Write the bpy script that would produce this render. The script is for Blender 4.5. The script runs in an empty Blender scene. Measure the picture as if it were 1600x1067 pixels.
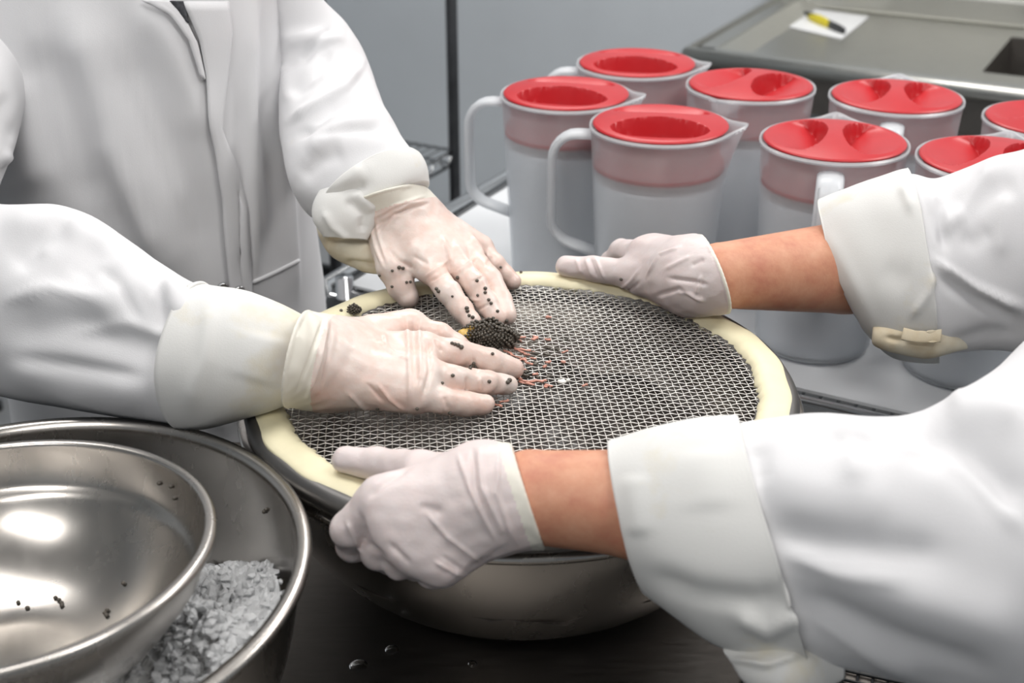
import bpy, bmesh, math, random
import numpy as np
from mathutils import Vector
from mathutils.bvhtree import BVHTree

# ------------------------------------------------------------------ camera
FPX, PITCH, CZ = 2013.0, math.radians(26.1), 1.596
sc = bpy.context.scene
col = sc.collection
cam = bpy.data.cameras.new('camera')
cam.sensor_width = 36.0
cam.lens = FPX / 1600 * 36
cam.clip_start = 0.05
cam.dof.use_dof = True
cam.dof.focus_distance = 1.16
cam.dof.aperture_fstop = 6.0
camo = bpy.data.objects.new('camera', cam)
col.objects.link(camo)
camo.location = (0, 0, CZ)
camo.rotation_euler = (math.pi / 2 - PITCH, 0, 0)
sc.camera = camo

# ------------------------------------------------------------------ world, exposure
world = bpy.data.worlds.new('world')
sc.world = world
world.use_nodes = True
world.node_tree.nodes['Background'].inputs[0].default_value = (0.8, 0.88, 1, 1)
world.node_tree.nodes['Background'].inputs[1].default_value = 0.12
sc.view_settings.view_transform = 'Standard'
sc.view_settings.look = 'None'
sc.view_settings.exposure = -1.02
sc.view_settings.gamma = 1.0
sc.view_settings.use_curve_mapping = False
sc.cycles.max_bounces = 9
sc.cycles.transparent_max_bounces = 16
sc.cycles.caustics_reflective = False
sc.cycles.blur_glossy = 1.0

# room frame: the walls, sink and cart are turned about 28 degrees to the camera
TH = math.radians(-28.3)
E1 = np.array([math.cos(TH), math.sin(TH), 0.0])
E2 = np.array([-math.sin(TH), math.cos(TH), 0.0])
def room(a, b, z):
    return E1 * a + E2 * b + np.array([0, 0, z])

# ceiling troffers: (along e1, along e2, power)
CEILING_Z = 2.75
LIGHTS = [(-1.15, 0.75, 26), (0.55, 0.75, 24), (-1.15, 2.4, 46), (0.65, 2.4, 54), (-0.3, -0.9, 34)]
for a, b, w in LIGHTS:
    L = bpy.data.lights.new('troffer_light', 'AREA')
    L.shape = 'RECTANGLE'
    L.size, L.size_y = 1.16, 0.56
    L.energy = w
    L.color = (1.0, 0.975, 0.95)
    lo = bpy.data.objects.new('troffer_light', L)
    col.objects.link(lo)
    lo.location = room(a, b, CEILING_Z - 0.05)
    lo.rotation_euler = (0, 0, TH)

# ------------------------------------------------------------------ helpers
random.seed(4)
rng = np.random.default_rng(4)
cp, sp = math.cos(PITCH), math.sin(PITCH)
CAM = np.array([0, 0, CZ])

def ray(px, py):
    dx, du = (px - 800) / FPX, -(py - 533.5) / FPX
    return np.array([dx, cp + du * sp, -sp + du * cp])
def atz(px, py, z):
    d = ray(px, py)
    return CAM + d * ((z - CZ) / d[2])
def aty(px, py, y):
    d = ray(px, py)
    return CAM + d * (y / d[1])
def atd(px, py, depth):
    return CAM + ray(px, py) * depth
def project(P):
    Q = P - CAM
    d = Q[:, 1] * cp - Q[:, 2] * sp
    u = Q[:, 1] * sp + Q[:, 2] * cp
    return np.stack([800 + FPX * Q[:, 0] / d, 533.5 - FPX * u / d], 1)

def mesh_obj(name, V, F, mat, parent=None, smooth=True):
    me = bpy.data.meshes.new(name)
    V = np.asarray(V, dtype=np.float64).reshape(-1, 3)
    if isinstance(F, np.ndarray) and F.ndim == 2:
        me.vertices.add(len(V)); me.vertices.foreach_set('co', V.ravel())
        n, k = F.shape
        me.loops.add(n * k); me.loops.foreach_set('vertex_index', F.ravel().astype(np.int32))
        me.polygons.add(n); me.polygons.foreach_set('loop_start', np.arange(n, dtype=np.int32) * k)
        me.update(calc_edges=True)
    else:
        me.from_pydata([tuple(v) for v in V], [], [tuple(f) for f in F])
    me.validate()
    if smooth:
        me.polygons.foreach_set('use_smooth', np.ones(len(me.polygons), dtype=bool))
    me.update()
    if mat: me.materials.append(mat)
    o = bpy.data.objects.new(name, me)
    col.objects.link(o)
    if parent is not None: o.parent = parent
    return o

def tag(o, label=None, cat=None, group=None, kind=None):
    if label: o['label'] = label
    if cat: o['category'] = cat
    if group: o['group'] = group
    if kind: o['kind'] = kind
    return o
def empty(name, loc=(0, 0, 0), rz=0.0):
    o = bpy.data.objects.new(name, None)
    o.empty_display_size = 0.05
    o.location = loc; o.rotation_euler = (0, 0, rz)
    col.objects.link(o)
    return o
def copy_tree(o, parent=None):
    c = o.copy(); col.objects.link(c)
    c.parent = parent
    for ch in list(o.children): copy_tree(ch, c)
    return c

class MB:
    """collects vertices and faces for one mesh"""
    def __init__(s): s.v, s.f = [], []
    def add(s, V, F):
        b = len(s.v); s.v += [tuple(x) for x in V]; s.f += [tuple(i + b for i in f) for f in F]
    def box(s, c, size, ax=None):
        ax = ax if ax is not None else np.eye(3)
        c = np.asarray(c, float); V = []
        for k in range(8):
            sg = np.array([(k & 1) * 2 - 1, (k >> 1 & 1) * 2 - 1, (k >> 2 & 1) * 2 - 1]) * np.asarray(size) / 2
            V.append(c + sg[0] * ax[0] + sg[1] * ax[1] + sg[2] * ax[2])
        s.add(V, [(0, 2, 3, 1), (4, 5, 7, 6), (0, 1, 5, 4), (2, 6, 7, 3), (0, 4, 6, 2), (1, 3, 7, 5)])
    def tube(s, pts, r, n=8, caps=True, flat=1.0, up=None, closed=False):
        pts = [np.asarray(p, float) for p in pts]; m = len(pts)
        r = [r] * m if np.isscalar(r) else r
        V = []; prev = None
        for i in range(m):
            if closed: t = pts[(i + 1) % m] - pts[i - 1]
            else: t = pts[min(i + 1, m - 1)] - pts[max(i - 1, 0)]
            t = t / (np.linalg.norm(t) + 1e-12)
            if prev is None:
                a = np.asarray(up, float) if up is not None else (np.array([0, 0, 1.0]) if abs(t[2]) < .9 else np.array([1.0, 0, 0]))
            else: a = prev
            u = a - t * a.dot(t); u /= np.linalg.norm(u) + 1e-12
            w = np.cross(t, u); prev = u
            for k in range(n):
                th = 2 * math.pi * k / n
                V.append(pts[i] + r[i] * (u * math.cos(th) + w * math.sin(th) * flat))
        F = []
        for i in range(m if closed else m - 1):
            j = (i + 1) % m
            for k in range(n):
                k2 = (k + 1) % n
                F.append((i * n + k, i * n + k2, j * n + k2, j * n + k))
        if caps and not closed:
            F.append(tuple(range(n))[::-1]); F.append(tuple((m - 1) * n + k for k in range(n)))
        s.add(V, F)
    def lathe(s, prof, n=64, c=(0, 0, 0), closed_profile=False):
        c = np.asarray(c, float); m = len(prof); V = []
        for (r, z) in prof:
            for k in range(n):
                th = 2 * math.pi * k / n
                V.append(c + np.array([r * math.cos(th), r * math.sin(th), z]))
        F = []
        for i in range(m if closed_profile else m - 1):
            j = (i + 1) % m
            for k in range(n):
                k2 = (k + 1) % n
                F.append((i * n + k, i * n + k2, j * n + k2, j * n + k))
        s.add(V, F)
    def build(s, name, mat, parent=None, smooth=True):
        return mesh_obj(name, s.v, s.f, mat, parent, smooth)

def auto_smooth(o, ang=40):
    me = o.data
    bm = bmesh.new(); bm.from_mesh(me)
    for e in bm.edges:
        if len(e.link_faces) == 2 and e.calc_face_angle(0) > math.radians(ang): e.smooth = False
    bm.to_mesh(me); bm.free()
    return o

def bevel(o, w=0.003, seg=2):
    m = o.modifiers.new('bevel', 'BEVEL'); m.width = w; m.segments = seg; m.limit_method = 'ANGLE'
    return o

# ------------------------------------------------------------------ materials
def new_mat(name):
    m = bpy.data.materials.new(name); m.use_nodes = True
    return m, m.node_tree, m.node_tree.nodes['Principled BSDF']
def noise_node(nt, scale, detail=4, rough=.55, vec=None):
    n = nt.nodes.new('ShaderNodeTexNoise')
    n.inputs['Scale'].default_value = scale; n.inputs['Detail'].default_value = detail; n.inputs['Roughness'].default_value = rough
    if vec is not None: nt.links.new(vec, n.inputs['Vector'])
    return n
def coords(nt, scale=(1, 1, 1)):
    t = nt.nodes.new('ShaderNodeTexCoord'); mp = nt.nodes.new('ShaderNodeMapping')
    mp.inputs['Scale'].default_value = scale
    nt.links.new(t.outputs['Object'], mp.inputs['Vector'])
    return mp.outputs['Vector']
def ramp(nt, fac, stops):
    r = nt.nodes.new('ShaderNodeValToRGB')
    e = r.color_ramp.elements
    e[0].position, e[0].color = stops[0][0], (*stops[0][1], 1)
    e[1].position, e[1].color = stops[-1][0], (*stops[-1][1], 1)
    for p, c in stops[1:-1]:
        x = e.new(p); x.color = (*c, 1)
    nt.links.new(fac, r.inputs['Fac'])
    return r.outputs['Color']
def bump(nt, bs, height, strength=.3, dist=.001):
    b = nt.nodes.new('ShaderNodeBump'); b.inputs['Strength'].default_value = strength; b.inputs['Distance'].default_value = dist
    nt.links.new(height, b.inputs['Height']); nt.links.new(b.outputs['Normal'], bs.inputs['Normal'])

def make_mats():
    M = {}
    # white coat cloth
    for key, base, stain, amt in (('coat', (.745, .745, .76), (.70, .66, .55), .70), ('cuff', (.765, .765, .745), (.70, .62, .42), .58),
                                  ('lining', (.74, .69, .56), (.55, .42, .24), .5)):
        m, nt, bs = new_mat('cloth_' + key)
        v = coords(nt)
        n1 = noise_node(nt, 9, 5, .6, v)
        c = ramp(nt, n1.outputs['Fac'], [(0.0, base), (amt, base), (min(1, amt + .22), stain)])
        nt.links.new(c, bs.inputs['Base Color'])
        bs.inputs['Roughness'].default_value = .9
        bs.inputs['Sheen Weight'].default_value = .15
        bs.inputs['Specular IOR Level'].default_value = .15
        w = noise_node(nt, 900, 2, .5, v)
        bump(nt, bs, w.outputs['Fac'], .25, .0006)
        M[key] = m
    # latex gloves
    for key, base, blot, pos in (('glove_warm', (.80, .70, .645), (.74, .45, .36), .62), ('glove_cool', (.76, .68, .67), (.70, .58, .56), .62)):
        m, nt, bs = new_mat(key)
        v = coords(nt)
        n1 = noise_node(nt, 26, 5, .65, v)
        c = ramp(nt, n1.outputs['Fac'], [(.35, base), (pos, tuple(.5 * (a + b) for a, b in zip(base, blot))), (.82, blot)])
        nt.links.new(c, bs.inputs['Base Color'])
        bs.inputs['Roughness'].default_value = .33 if key == 'glove_warm' else .42
        bs.inputs['Subsurface Weight'].default_value = .15
        bs.inputs['Subsurface Radius'].default_value = (.006, .003, .002)
        bs.inputs['Subsurface Scale'].default_value = .6
        n2 = noise_node(nt, 120, 4, .6, coords(nt, (1, 1.6, 1)))
        bump(nt, bs, n2.outputs['Fac'], .35, .0012)
        M[key] = m
    m, nt, bs = new_mat('glove_rim'); bs.inputs['Base Color'].default_value = (.82, .79, .70, 1); bs.inputs['Roughness'].default_value = .45; M['glove_rim'] = m
    # skin
    m, nt, bs = new_mat('skin')
    v = coords(nt)
    n1 = noise_node(nt, 45, 6, .65, v)
    c = ramp(nt, n1.outputs['Fac'], [(.3, (.70, .36, .23)), (.5, (.64, .30, .185)), (.7, (.56, .22, .14))])
    nt.links.new(c, bs.inputs['Base Color'])
    bs.inputs['Roughness'].default_value = .5; bs.inputs['Subsurface Weight'].default_value = .12
    bs.inputs['Subsurface Radius'].default_value = (.008, .003, .0015); bs.inputs['Subsurface Scale'].default_value = .5
    n2 = noise_node(nt, 420, 3, .6, v); bump(nt, bs, n2.outputs['Fac'], .25, .0006)
    M['skin'] = m
    # steels
    for key, colr, r0, r1, sc_, st in (('bowl_steel', (.52, .495, .465), .17, .33, 9, (1, 1, .35)), ('table_steel', (.20, .185, .17), .38, .55, 30, (1, 6, 1)),
                                       ('sink_steel', (.50, .50, .47), .28, .42, 18, (1, 8, 1)), ('chrome', (.62, .63, .64), .14, .24, 20, (1, 1, 1)),
                                       ('wire_steel', (.84, .82, .78), .36, .48, 60, (1, 1, 1)), ('hoop_steel', (.22, .215, .21), .45, .55, 20, (1, 1, 1))):
        m, nt, bs = new_mat(key)
        bs.inputs['Base Color'].default_value = (*colr, 1); bs.inputs['Metallic'].default_value = 1
        v = coords(nt, st)
        n1 = noise_node(nt, sc_, 6, .65, v)
        mr = nt.nodes.new('ShaderNodeMapRange'); mr.inputs['From Min'].default_value = .3; mr.inputs['From Max'].default_value = .7
        mr.inputs['To Min'].default_value = r0; mr.inputs['To Max'].default_value = r1
        nt.links.new(n1.outputs['Fac'], mr.inputs['Value']); nt.links.new(mr.outputs['Result'], bs.inputs['Roughness'])
        n2 = noise_node(nt, sc_ * 3, 4, .6, v); bump(nt, bs, n2.outputs['Fac'], .015, .001)
        M[key] = m
    def plain(key, c, rough=.5, metal=0.0, nscale=40, var=.12, spec=.5):
        m, nt, bs = new_mat(key)
        v = coords(nt); n = noise_node(nt, nscale, 4, .6, v)
        lo = tuple(x * (1 - var) for x in c); hi = tuple(min(1, x * (1 + var)) for x in c)
        nt.links.new(ramp(nt, n.outputs['Fac'], [(.3, lo), (.7, hi)]), bs.inputs['Base Color'])
        bs.inputs['Roughness'].default_value = rough; bs.inputs['Metallic'].default_value = metal
        bs.inputs['Specular IOR Level'].default_value = spec
        M[key] = m
        return m, nt, bs
    plain('cream', (.86, .80, .56), .5, 0, 30, .05)
    plain('wall_paint', (.60, .64, .675), .6, 0, 3, .03)
    plain('ceiling_tile', (.75, .75, .74), .8, 0, 5, .03)
    plain('floor_tile', (.36, .37, .38), .45, 0, 6, .08)
    plain('liner', (.74, .76, .78), .35, 0, 4, .02)
    plain('red_plastic', (.50, .016, .022), .38, 0, 30, .05)
    plain('roe', (.095, .082, .065), .28, 0, 300, .5)
    plain('roe_mass', (.060, .050, .043), .38, 0, 60, .5)
    plain('fat', (.85, .55, .16), .35, 0, 120, .25)
    plain('white_bit', (.85, .83, .78), .35, 0, 200, .1)
    plain('tissue', (.62, .30, .23), .4, 0, 200, .3)
    plain('dark_plastic', (.035, .037, .04), .45, 0, 20, .2)
    plain('rack_metal', (.085, .088, .095), .4, .6, 20, .2)
    plain('grey_tray', (.16, .165, .165), .4, 0, 10, .1)
    plain('shirt', (.06, .062, .07), .9, 0, 200, .4)
    plain('paper', (.82, .83, .83), .8, 0, 20, .02)
    plain('yellow_plastic', (.72, .60, .03), .4, 0, 20, .05)
    plain('thread', (.62, .60, .55), .9, 0, 200, .2)
    plain('housing', (.8, .8, .8), .5, 0, 10, .02)
    m, nt, bs = new_mat('diffuser'); bs.inputs['Base Color'].default_value = (.9, .9, .9, 1)
    bs.inputs['Emission Color'].default_value = (1, .975, .95, 1); bs.inputs['Emission Strength'].default_value = 3.0; M['diffuser'] = m
    # frosted pitcher plastic
    m, nt, bs = new_mat('frosted_plastic')
    out = nt.nodes['Material Output']
    dif = nt.nodes.new('ShaderNodeBsdfDiffuse'); dif.inputs[0].default_value = (.88, .90, .91, 1)
    tr = nt.nodes.new('ShaderNodeBsdfTranslucent'); tr.inputs[0].default_value = (.93, .95, .96, 1)
    rf = nt.nodes.new('ShaderNodeBsdfTransparent'); rf.inputs['Color'].default_value = (.95, .96, .98, 1)
    gl = nt.nodes.new('ShaderNodeBsdfGlossy'); gl.inputs['Roughness'].default_value = .28
    m1 = nt.nodes.new('ShaderNodeMixShader'); m1.inputs[0].default_value = .36
    m2 = nt.nodes.new('ShaderNodeMixShader'); m2.inputs[0].default_value = .63
    m3 = nt.nodes.new('ShaderNodeMixShader'); m3.inputs[0].default_value = .06
    nt.links.new(dif.outputs[0], m1.inputs[1]); nt.links.new(tr.outputs[0], m1.inputs[2])
    nt.links.new(m1.outputs[0], m2.inputs[1]); nt.links.new(rf.outputs[0], m2.inputs[2])
    nt.links.new(m2.outputs[0], m3.inputs[1]); nt.links.new(gl.outputs[0], m3.inputs[2])
    nt.links.new(m3.outputs[0], out.inputs['Surface'])
    M['frosted'] = m
    m, nt, bs = new_mat('milky_plastic')
    out = nt.nodes['Material Output']
    tr = nt.nodes.new('ShaderNodeBsdfTranslucent'); tr.inputs[0].default_value = (.90, .92, .94, 1)
    bs.inputs['Base Color'].default_value = (.86, .88, .90, 1); bs.inputs['Roughness'].default_value = .3
    m1 = nt.nodes.new('ShaderNodeMixShader'); m1.inputs[0].default_value = .45
    nt.links.new(bs.outputs[0], m1.inputs[1]); nt.links.new(tr.outputs[0], m1.inputs[2]); nt.links.new(m1.outputs[0], out.inputs['Surface'])
    M['milky'] = m
    m, nt, bs = new_mat('water'); bs.inputs['Base Color'].default_value = (.965, .975, .98, 1); bs.inputs['Roughness'].default_value = .2
    bs.inputs['Transmission Weight'].default_value = 0; M['water'] = m
    m, nt, bs = new_mat('water_drop'); bs.inputs['Transmission Weight'].default_value = 1; bs.inputs['Roughness'].default_value = .05; bs.inputs['IOR'].default_value = 1.33; M['water_drop'] = m
    m, nt, bs = new_mat('ice'); bs.inputs['Base Color'].default_value = (.96, .97, .98, 1); bs.inputs['Roughness'].default_value = .14
    bs.inputs['Transmission Weight'].default_value = .35; bs.inputs['IOR'].default_value = 1.31
    n2 = noise_node(nt, 260, 3, .6, coords(nt)); bump(nt, bs, n2.outputs['Fac'], .5, .001)
    M['ice'] = m
    return M
M = make_mats()

# ------------------------------------------------------------------ the room
TABLE_Z, CART_Z, SIEVE_Z = 0.87, 0.90, 1.07
def slab(name, a0, a1, b0, b1, z0, z1, mat):
    mb = MB(); mb.box(room((a0 + a1) / 2, (b0 + b1) / 2, (z0 + z1) / 2), (a1 - a0, b1 - b0, z1 - z0), (E1, E2, np.array([0, 0, 1.0])))
    return tag(mb.build(name, mat, None, False), kind='structure')
RA0, RA1, RB0, RB1 = -3.0, 3.2, -2.6, 3.50
slab('floor', RA0, RA1, RB0, RB1, -.1, 0, M['floor_tile'])
slab('ceiling', RA0, RA1, RB0, RB1, CEILING_Z, CEILING_Z + .1, M['ceiling_tile'])
slab('wall_back', RA0, RA1, RB1, RB1 + .1, 0, CEILING_Z, M['wall_paint'])
slab('wall_front', RA0, RA1, RB0 - .1, RB0, 0, CEILING_Z, M['wall_paint'])
slab('wall_left', RA0 - .1, RA0, RB0, RB1, 0, CEILING_Z, M['wall_paint'])
slab('wall_right', RA1, RA1 + .1, RB0, RB1, 0, CEILING_Z, M['wall_paint'])
slab('baseboard_back', RA0, RA1, RB1 - .012, RB1, 0, .1, M['grey_tray'])
for i, (a, b, w) in enumerate(LIGHTS):
    r = empty('ceiling_light', room(a, b, CEILING_Z), TH)
    where = ['over the left of the work table', 'over the right of the work table', 'over the wire rack', 'over the sink', 'behind the camera'][i]
    tag(r, 'flat white ceiling light panel ' + where, 'ceiling light', 'ceiling light panels')
    mb = MB()
    for (x, y, sx, sy) in ((0, .29, 1.24, .04), (0, -.29, 1.24, .04), (.6, 0, .04, .54), (-.6, 0, .04, .54)): mb.box((x, y, -.022), (sx, sy, .044))
    mb.build('frame', M['housing'], r, False)
    mb = MB(); mb.box((0, 0, -.012), (1.16, .54, .02)); mb.build('diffuser', M['diffuser'], r, False)

# ------------------------------------------------------------------ work table
t = empty('work_table', (0, .75, 0))
tag(t, 'stainless steel work table under the big bowls', 'table')
TX0, TX1, TY0, TY1 = -1.15, .40, .42, 1.235
mb = MB(); mb.box(((TX0 + TX1) / 2, (TY0 + TY1) / 2 - .75, TABLE_Z - .02), (TX1 - TX0, TY1 - TY0, .04))
bevel(mb.build('table_top', M['table_steel'], t, False), .008, 3)
for x in (TX0 + .07, TX1 - .07):
    for y in (TY0 + .07, TY1 - .07):
        mb = MB(); mb.tube([(x, y - .75, 0), (x, y - .75, TABLE_Z - .04)], .02, 14); mb.build('leg', M['chrome'], t)
mb = MB(); mb.box(((TX0 + TX1) / 2, (TY0 + TY1) / 2 - .75, .25), (TX1 - TX0 - .1, TY1 - TY0 - .1, .02)); mb.build('undershelf', M['table_steel'], t, False)
# water drops on the table
for i, (px, py, r) in enumerate(((560, 1040, .008), (738, 1037, .004), (612, 1015, .006))):
    mb = MB(); pr = [(0, .0022)] + [(r * math.sin(a), .0022 * math.cos(a)) for a in (.4, .8, 1.15, 1.45)] + [(r, 0)]
    mb.lathe(pr, 20)
    o = mb.build('water_drop', M['water_drop'], None)
    o.location = atz(px, py, TABLE_Z)
    tag(o, ['wide flat water drop on the steel table below the big bowl', 'smallest water drop on the steel table', 'middle-sized water drop on the steel table'][i], 'water drop', 'water drops on the table')
# dark wire grid at the bottom right
c0 = atz(1385, 1080, TABLE_Z + .006)
r = empty('wire_rack', c0, math.radians(-20))
tag(r, 'dark wire cooling rack at the lower right under the sleeve', 'wire rack')
mb = MB()
for k in range(-9, 10): mb.tube([(k * .012, -.12, 0), (k * .012, .05, 0)], .0014, 6)
for k in range(-10, 5): mb.tube([(-.11, k * .012, .002), (.11, k * .012, .002)], .0014, 6)
tag(mb.build('wires', M['dark_plastic'], r), kind='stuff')
mb = MB(); mb.tube([(-.112, -.122, 0), (.112, -.122, 0), (.112, .052, 0), (-.112, .052, 0)], .003, 8, closed=True); mb.build('rim', M['dark_plastic'], r)

# ------------------------------------------------------------------ bowls
def bowl_profile(R, depth, rb, wall=.0016, flange=.012, curve=2.2, n=26, step=0.0):
    """outer then inner; z=0 at the base"""
    outer = []
    for i in range(n + 1):
        s = i / n
        rr = rb + (R - flange - rb) * (math.sin(s * math.pi / 2) ** (2 / curve))
        z = depth * (1 - math.cos(s * math.pi / 2)) ** .86
        outer.append((rr, z))
    if step: outer = [(rr + step * (1 / (1 + math.exp(-(z / depth - .62) / .012)) - 1), z) for rr, z in outer]
    prof = [(.0001, 0)] + [(rb * .6, 0)] + outer
    rz = depth
    lip = [(R - flange * .5, rz + .0015), (R - .001, rz - .0005), (R, rz - .004), (R - .003, rz - .0065)]
    prof2 = [(r_, z) for r_, z in prof]
    inner = [(max(.0001, r_ - wall), z + wall) for r_, z in prof[::-1]]
    top = [(R - flange * .5, rz + .0012), (R - .002, rz + .001), (R, rz - .002), (R - .0008, rz - .006), (R - .004, rz - .0065), (R - .004, rz - .003), (R - flange * .6, rz - .0015)]
    return prof2[:-1] + [prof2[-1]] + top[::-1] + [(R - flange - wall * .2, rz + .001)] + inner[1:]
def lathe_obj(name, prof, mat, parent=None, n=128):
    mb = MB(); mb.lathe(prof, n); return mb.build(name, mat, parent)

bowl = tag(lathe_obj('steel_bowl', bowl_profile(.2535, .168, .10, flange=.012), M['bowl_steel']), 'large stainless steel mixing bowl under the round sieve', 'bowl')
bowl.location = (.008, 1.03, TABLE_Z)
ICE_C = (-.353, .738)
icebowl = tag(lathe_obj('steel_bowl', bowl_profile(.2115, .19, .10, flange=.010), M['bowl_steel']), 'wide steel bowl of crushed ice at the lower left', 'bowl')
icebowl.location = (*ICE_C, TABLE_Z)
SB = (-.362, .728, .982)
pf = bowl_profile(.156, .10, .05, flange=.007, n=60, step=.0035)
small = tag(lathe_obj('steel_bowl', pf, M['bowl_steel']), 'smaller empty steel bowl nested in the bowl of ice', 'bowl')
small.location = SB
small.rotation_euler = (math.radians(-3.0), 0, 0)

# ice: mound + chunks
def ico(sub=1):
    bm = bmesh.new(); bmesh.ops.create_icosphere(bm, subdivisions=sub, radius=1)
    V = np.array([v.co[:] for v in bm.verts]); F = [tuple(v.index for v in f.verts) for f in bm.faces]; bm.free(); return V, F
I1V, I1F = ico(1)
I2V, I2F = ico(2)
mb = MB()
nr, na = 70, 300
def ice_h(r, th):
    return .100 + .012 * math.sin(th * 3 + 1) + .008 * math.sin(7 * th + r * 60) + (.030 * math.exp(-((th + .05) / .55) ** 2) if abs(th) < 2 else 0)
V = []; F = []
def ice_rmax(z):
    a = math.acos(max(-1, 1 - min(1, max(0, z) / .19) ** (1 / .86)))
    return .10 + .1015 * math.sin(a) ** (2 / 2.2) - .004
for i in range(nr):
    for k in range(na):
        th = -math.pi + 2 * math.pi * k / na
        r_ = .03 + (ice_rmax(ice_h(.18, th) - .022) - .03) * i / (nr - 1)
        z = ice_h(r_, th)
        if r_ < .15: z = min(z, .108 + (r_ - .05) * .05)
        x, y = r_ * math.cos(th), r_ * math.sin(th)
        z += .0028 * math.sin(190 * x + 3 * math.sin(120 * y)) * math.sin(170 * y + 2 * math.sin(140 * x)) + .0016 * math.sin(420 * x - 310 * y) * math.sin(380 * y + 250 * x) + .0022 * (rng.random() - .5)
        V.append((x, y, z - .012 * (i == nr - 1)))
for i in range(nr - 1):
    for k in range(na):
        k2 = (k + 1) % na
        F.append((i * na + k, i * na + k2, (i + 1) * na + k2, (i + 1) * na + k))
mb.add(V, F)
for _ in range(1500):
    th = random.gauss(0, .85) if random.random() < .8 else random.uniform(-3, 3)
    r_ = random.uniform(.108, .190)
    s = random.uniform(.002, .0058)
    r_ = min(r_, ice_rmax(ice_h(r_, ((th + math.pi) % (2 * math.pi)) - math.pi) - .006) - s)
    z = ice_h(r_, ((th + math.pi) % (2 * math.pi)) - math.pi) + random.uniform(-.005, .002)
    Vv = I1V * (1 + .35 * rng.standard_normal((len(I1V), 1)).clip(-1, 1)) * s * np.array([1, random.uniform(.5, 1), random.uniform(.5, 1)])
    a = random.uniform(0, 6.28); Rz = np.array([[math.cos(a), -math.sin(a), 0], [math.sin(a), math.cos(a), 0], [0, 0, 1]])
    mb.add(Vv @ Rz.T + np.array([r_ * math.cos(th), r_ * math.sin(th), z]), I1F)
ice = mb.build('crushed_ice', M['ice'], None, False)
ice.location = (*ICE_C, TABLE_Z)
tag(ice, 'crushed ice filling the wide steel bowl', 'ice', kind='stuff')

# ------------------------------------------------------------------ sieve
SC = np.array([.008, 1.009])
sieve = empty('round_sieve', (SC[0], SC[1], SIEVE_Z - .028), math.radians(5))
tag(sieve, 'round wire sieve with a cream rim lying across the large bowl', 'sieve')
H0 = .028
mb = MB(); mb.lathe([(.206, .006), (.236, .004), (.2415, .010), (.2425, .018), (.2385, .024), (.2345, .0262), (.206, .022)], 160, closed_profile=True)
mb.build('hoop', M['hoop_steel'], sieve)
mb = MB(); ncr = 260; prof = [(.2068, .0195), (.2076, .0232), (.2110, .0268), (.2165, .0290), (.2230, .0290), (.2300, .0275), (.2345, .0262), (.2365, .0235), (.230, .022), (.21, .0185)]
V = []
for (r_, z) in prof:
    for k in range(ncr):
        th = 2 * math.pi * k / ncr
        wob = .0010 * math.sin(9 * th) + .0008 * math.sin(23 * th + 1)
        if r_ < .2112: wob += .0006 * math.sin(61 * th) + .0008 * math.sin(97 * th + r_ * 900) + .0010 * math.sin(139 * th)
        V.append(((r_ + wob) * math.cos(th), (r_ + wob) * math.sin(th), z + .0006 * math.sin(5 * th + 2)))
F = []
m_ = len(prof)
for i in range(m_):
    j = (i + 1) % m_
    for k in range(ncr):
        k2 = (k + 1) % ncr
        F.append((i * ncr + k, i * ncr + k2, j * ncr + k2, j * ncr + k))
mb.add(V, F); mb.build('cream_rim', M['cream'], sieve)
# woven crimped wires
MESH_Z = .0215
pitch, wr, Rm = .0060, .00046, .2110
Vs, Fs = [], []
nv = 0
for direction in (0, 1):
    amp = .0008 if direction == 0 else .0004
    nw = int(Rm / pitch)
    for i in range(-nw, nw + 1):
        off = i * pitch
        half = math.sqrt(max(0, Rm ** 2 - off ** 2))
        n = int(half / (pitch / 2))
        if n < 2: continue
        j = np.arange(-n, n + 1)
        sgn = np.where(j % 2 == 0, np.where((j // 2 + i) % 2 == 0, 1.0, -1.0), 0.0) * (1 if direction == 0 else -1)
        x = j * pitch / 2; z = MESH_Z + amp * sgn
        y = np.full_like(x, off, dtype=float) + rng.normal(0, .00012, len(x))
        C = np.stack([x, y, z] if direction == 0 else [y, x, z], 1)
        m = len(C); w = wr
        offs = np.array([[0, w], [w, 0], [0, -w], [-w, 0]])
        R = np.repeat(C, 4, 0)
        o4 = np.tile(offs, (m, 1))
        if direction == 0: R[:, 1] += o4[:, 0]
        else: R[:, 0] -= o4[:, 0]
        R[:, 2] += o4[:, 1]
        Vs.append(R)
        ii = np.arange(m - 1)[:, None] * 4; k = np.arange(4)[None]; k2 = (k + 1) % 4
        Fs.append(np.stack([ii + k, ii + 4 + k, ii + 4 + k2, ii + k2], -1).reshape(-1, 4) + nv)
        nv += len(R)
wm = mesh_obj('wire_mesh', np.concatenate(Vs), np.concatenate(Fs), M['wire_steel'], sieve)
tag(wm, kind='stuff')
MZ = SIEVE_Z - H0 + MESH_Z        # world height of the wire mesh

# what has gone through the mesh lies dark in the bowl
mb = MB(); V = []; F = []
nr, na = 40, 120
for i_ in range(nr):
    for k_ in range(na):
        r_ = .222 * i_ / (nr - 1); th = 2 * math.pi * k_ / na; x, y = r_ * math.cos(th), r_ * math.sin(th)
        V.append((x, y, .006 * math.sin(38 * x + 1) * math.sin(33 * y) + .003 * math.sin(90 * x + 50 * y) + .0015 * math.sin(220 * x - 160 * y) - .004))
for i_ in range(nr - 1):
    for k_ in range(na):
        k2_ = (k_ + 1) % na; F.append((i_ * na + k_, i_ * na + k2_, (i_ + 1) * na + k2_, (i_ + 1) * na + k_))
mb.add(V, F); o = mb.build('sieved_roe', M['roe_mass']); o.location = (.008, 1.03, TABLE_Z + .092)
tag(o, 'dark wet roe collected in the large bowl below the wire mesh', 'roe', kind='stuff')

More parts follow.
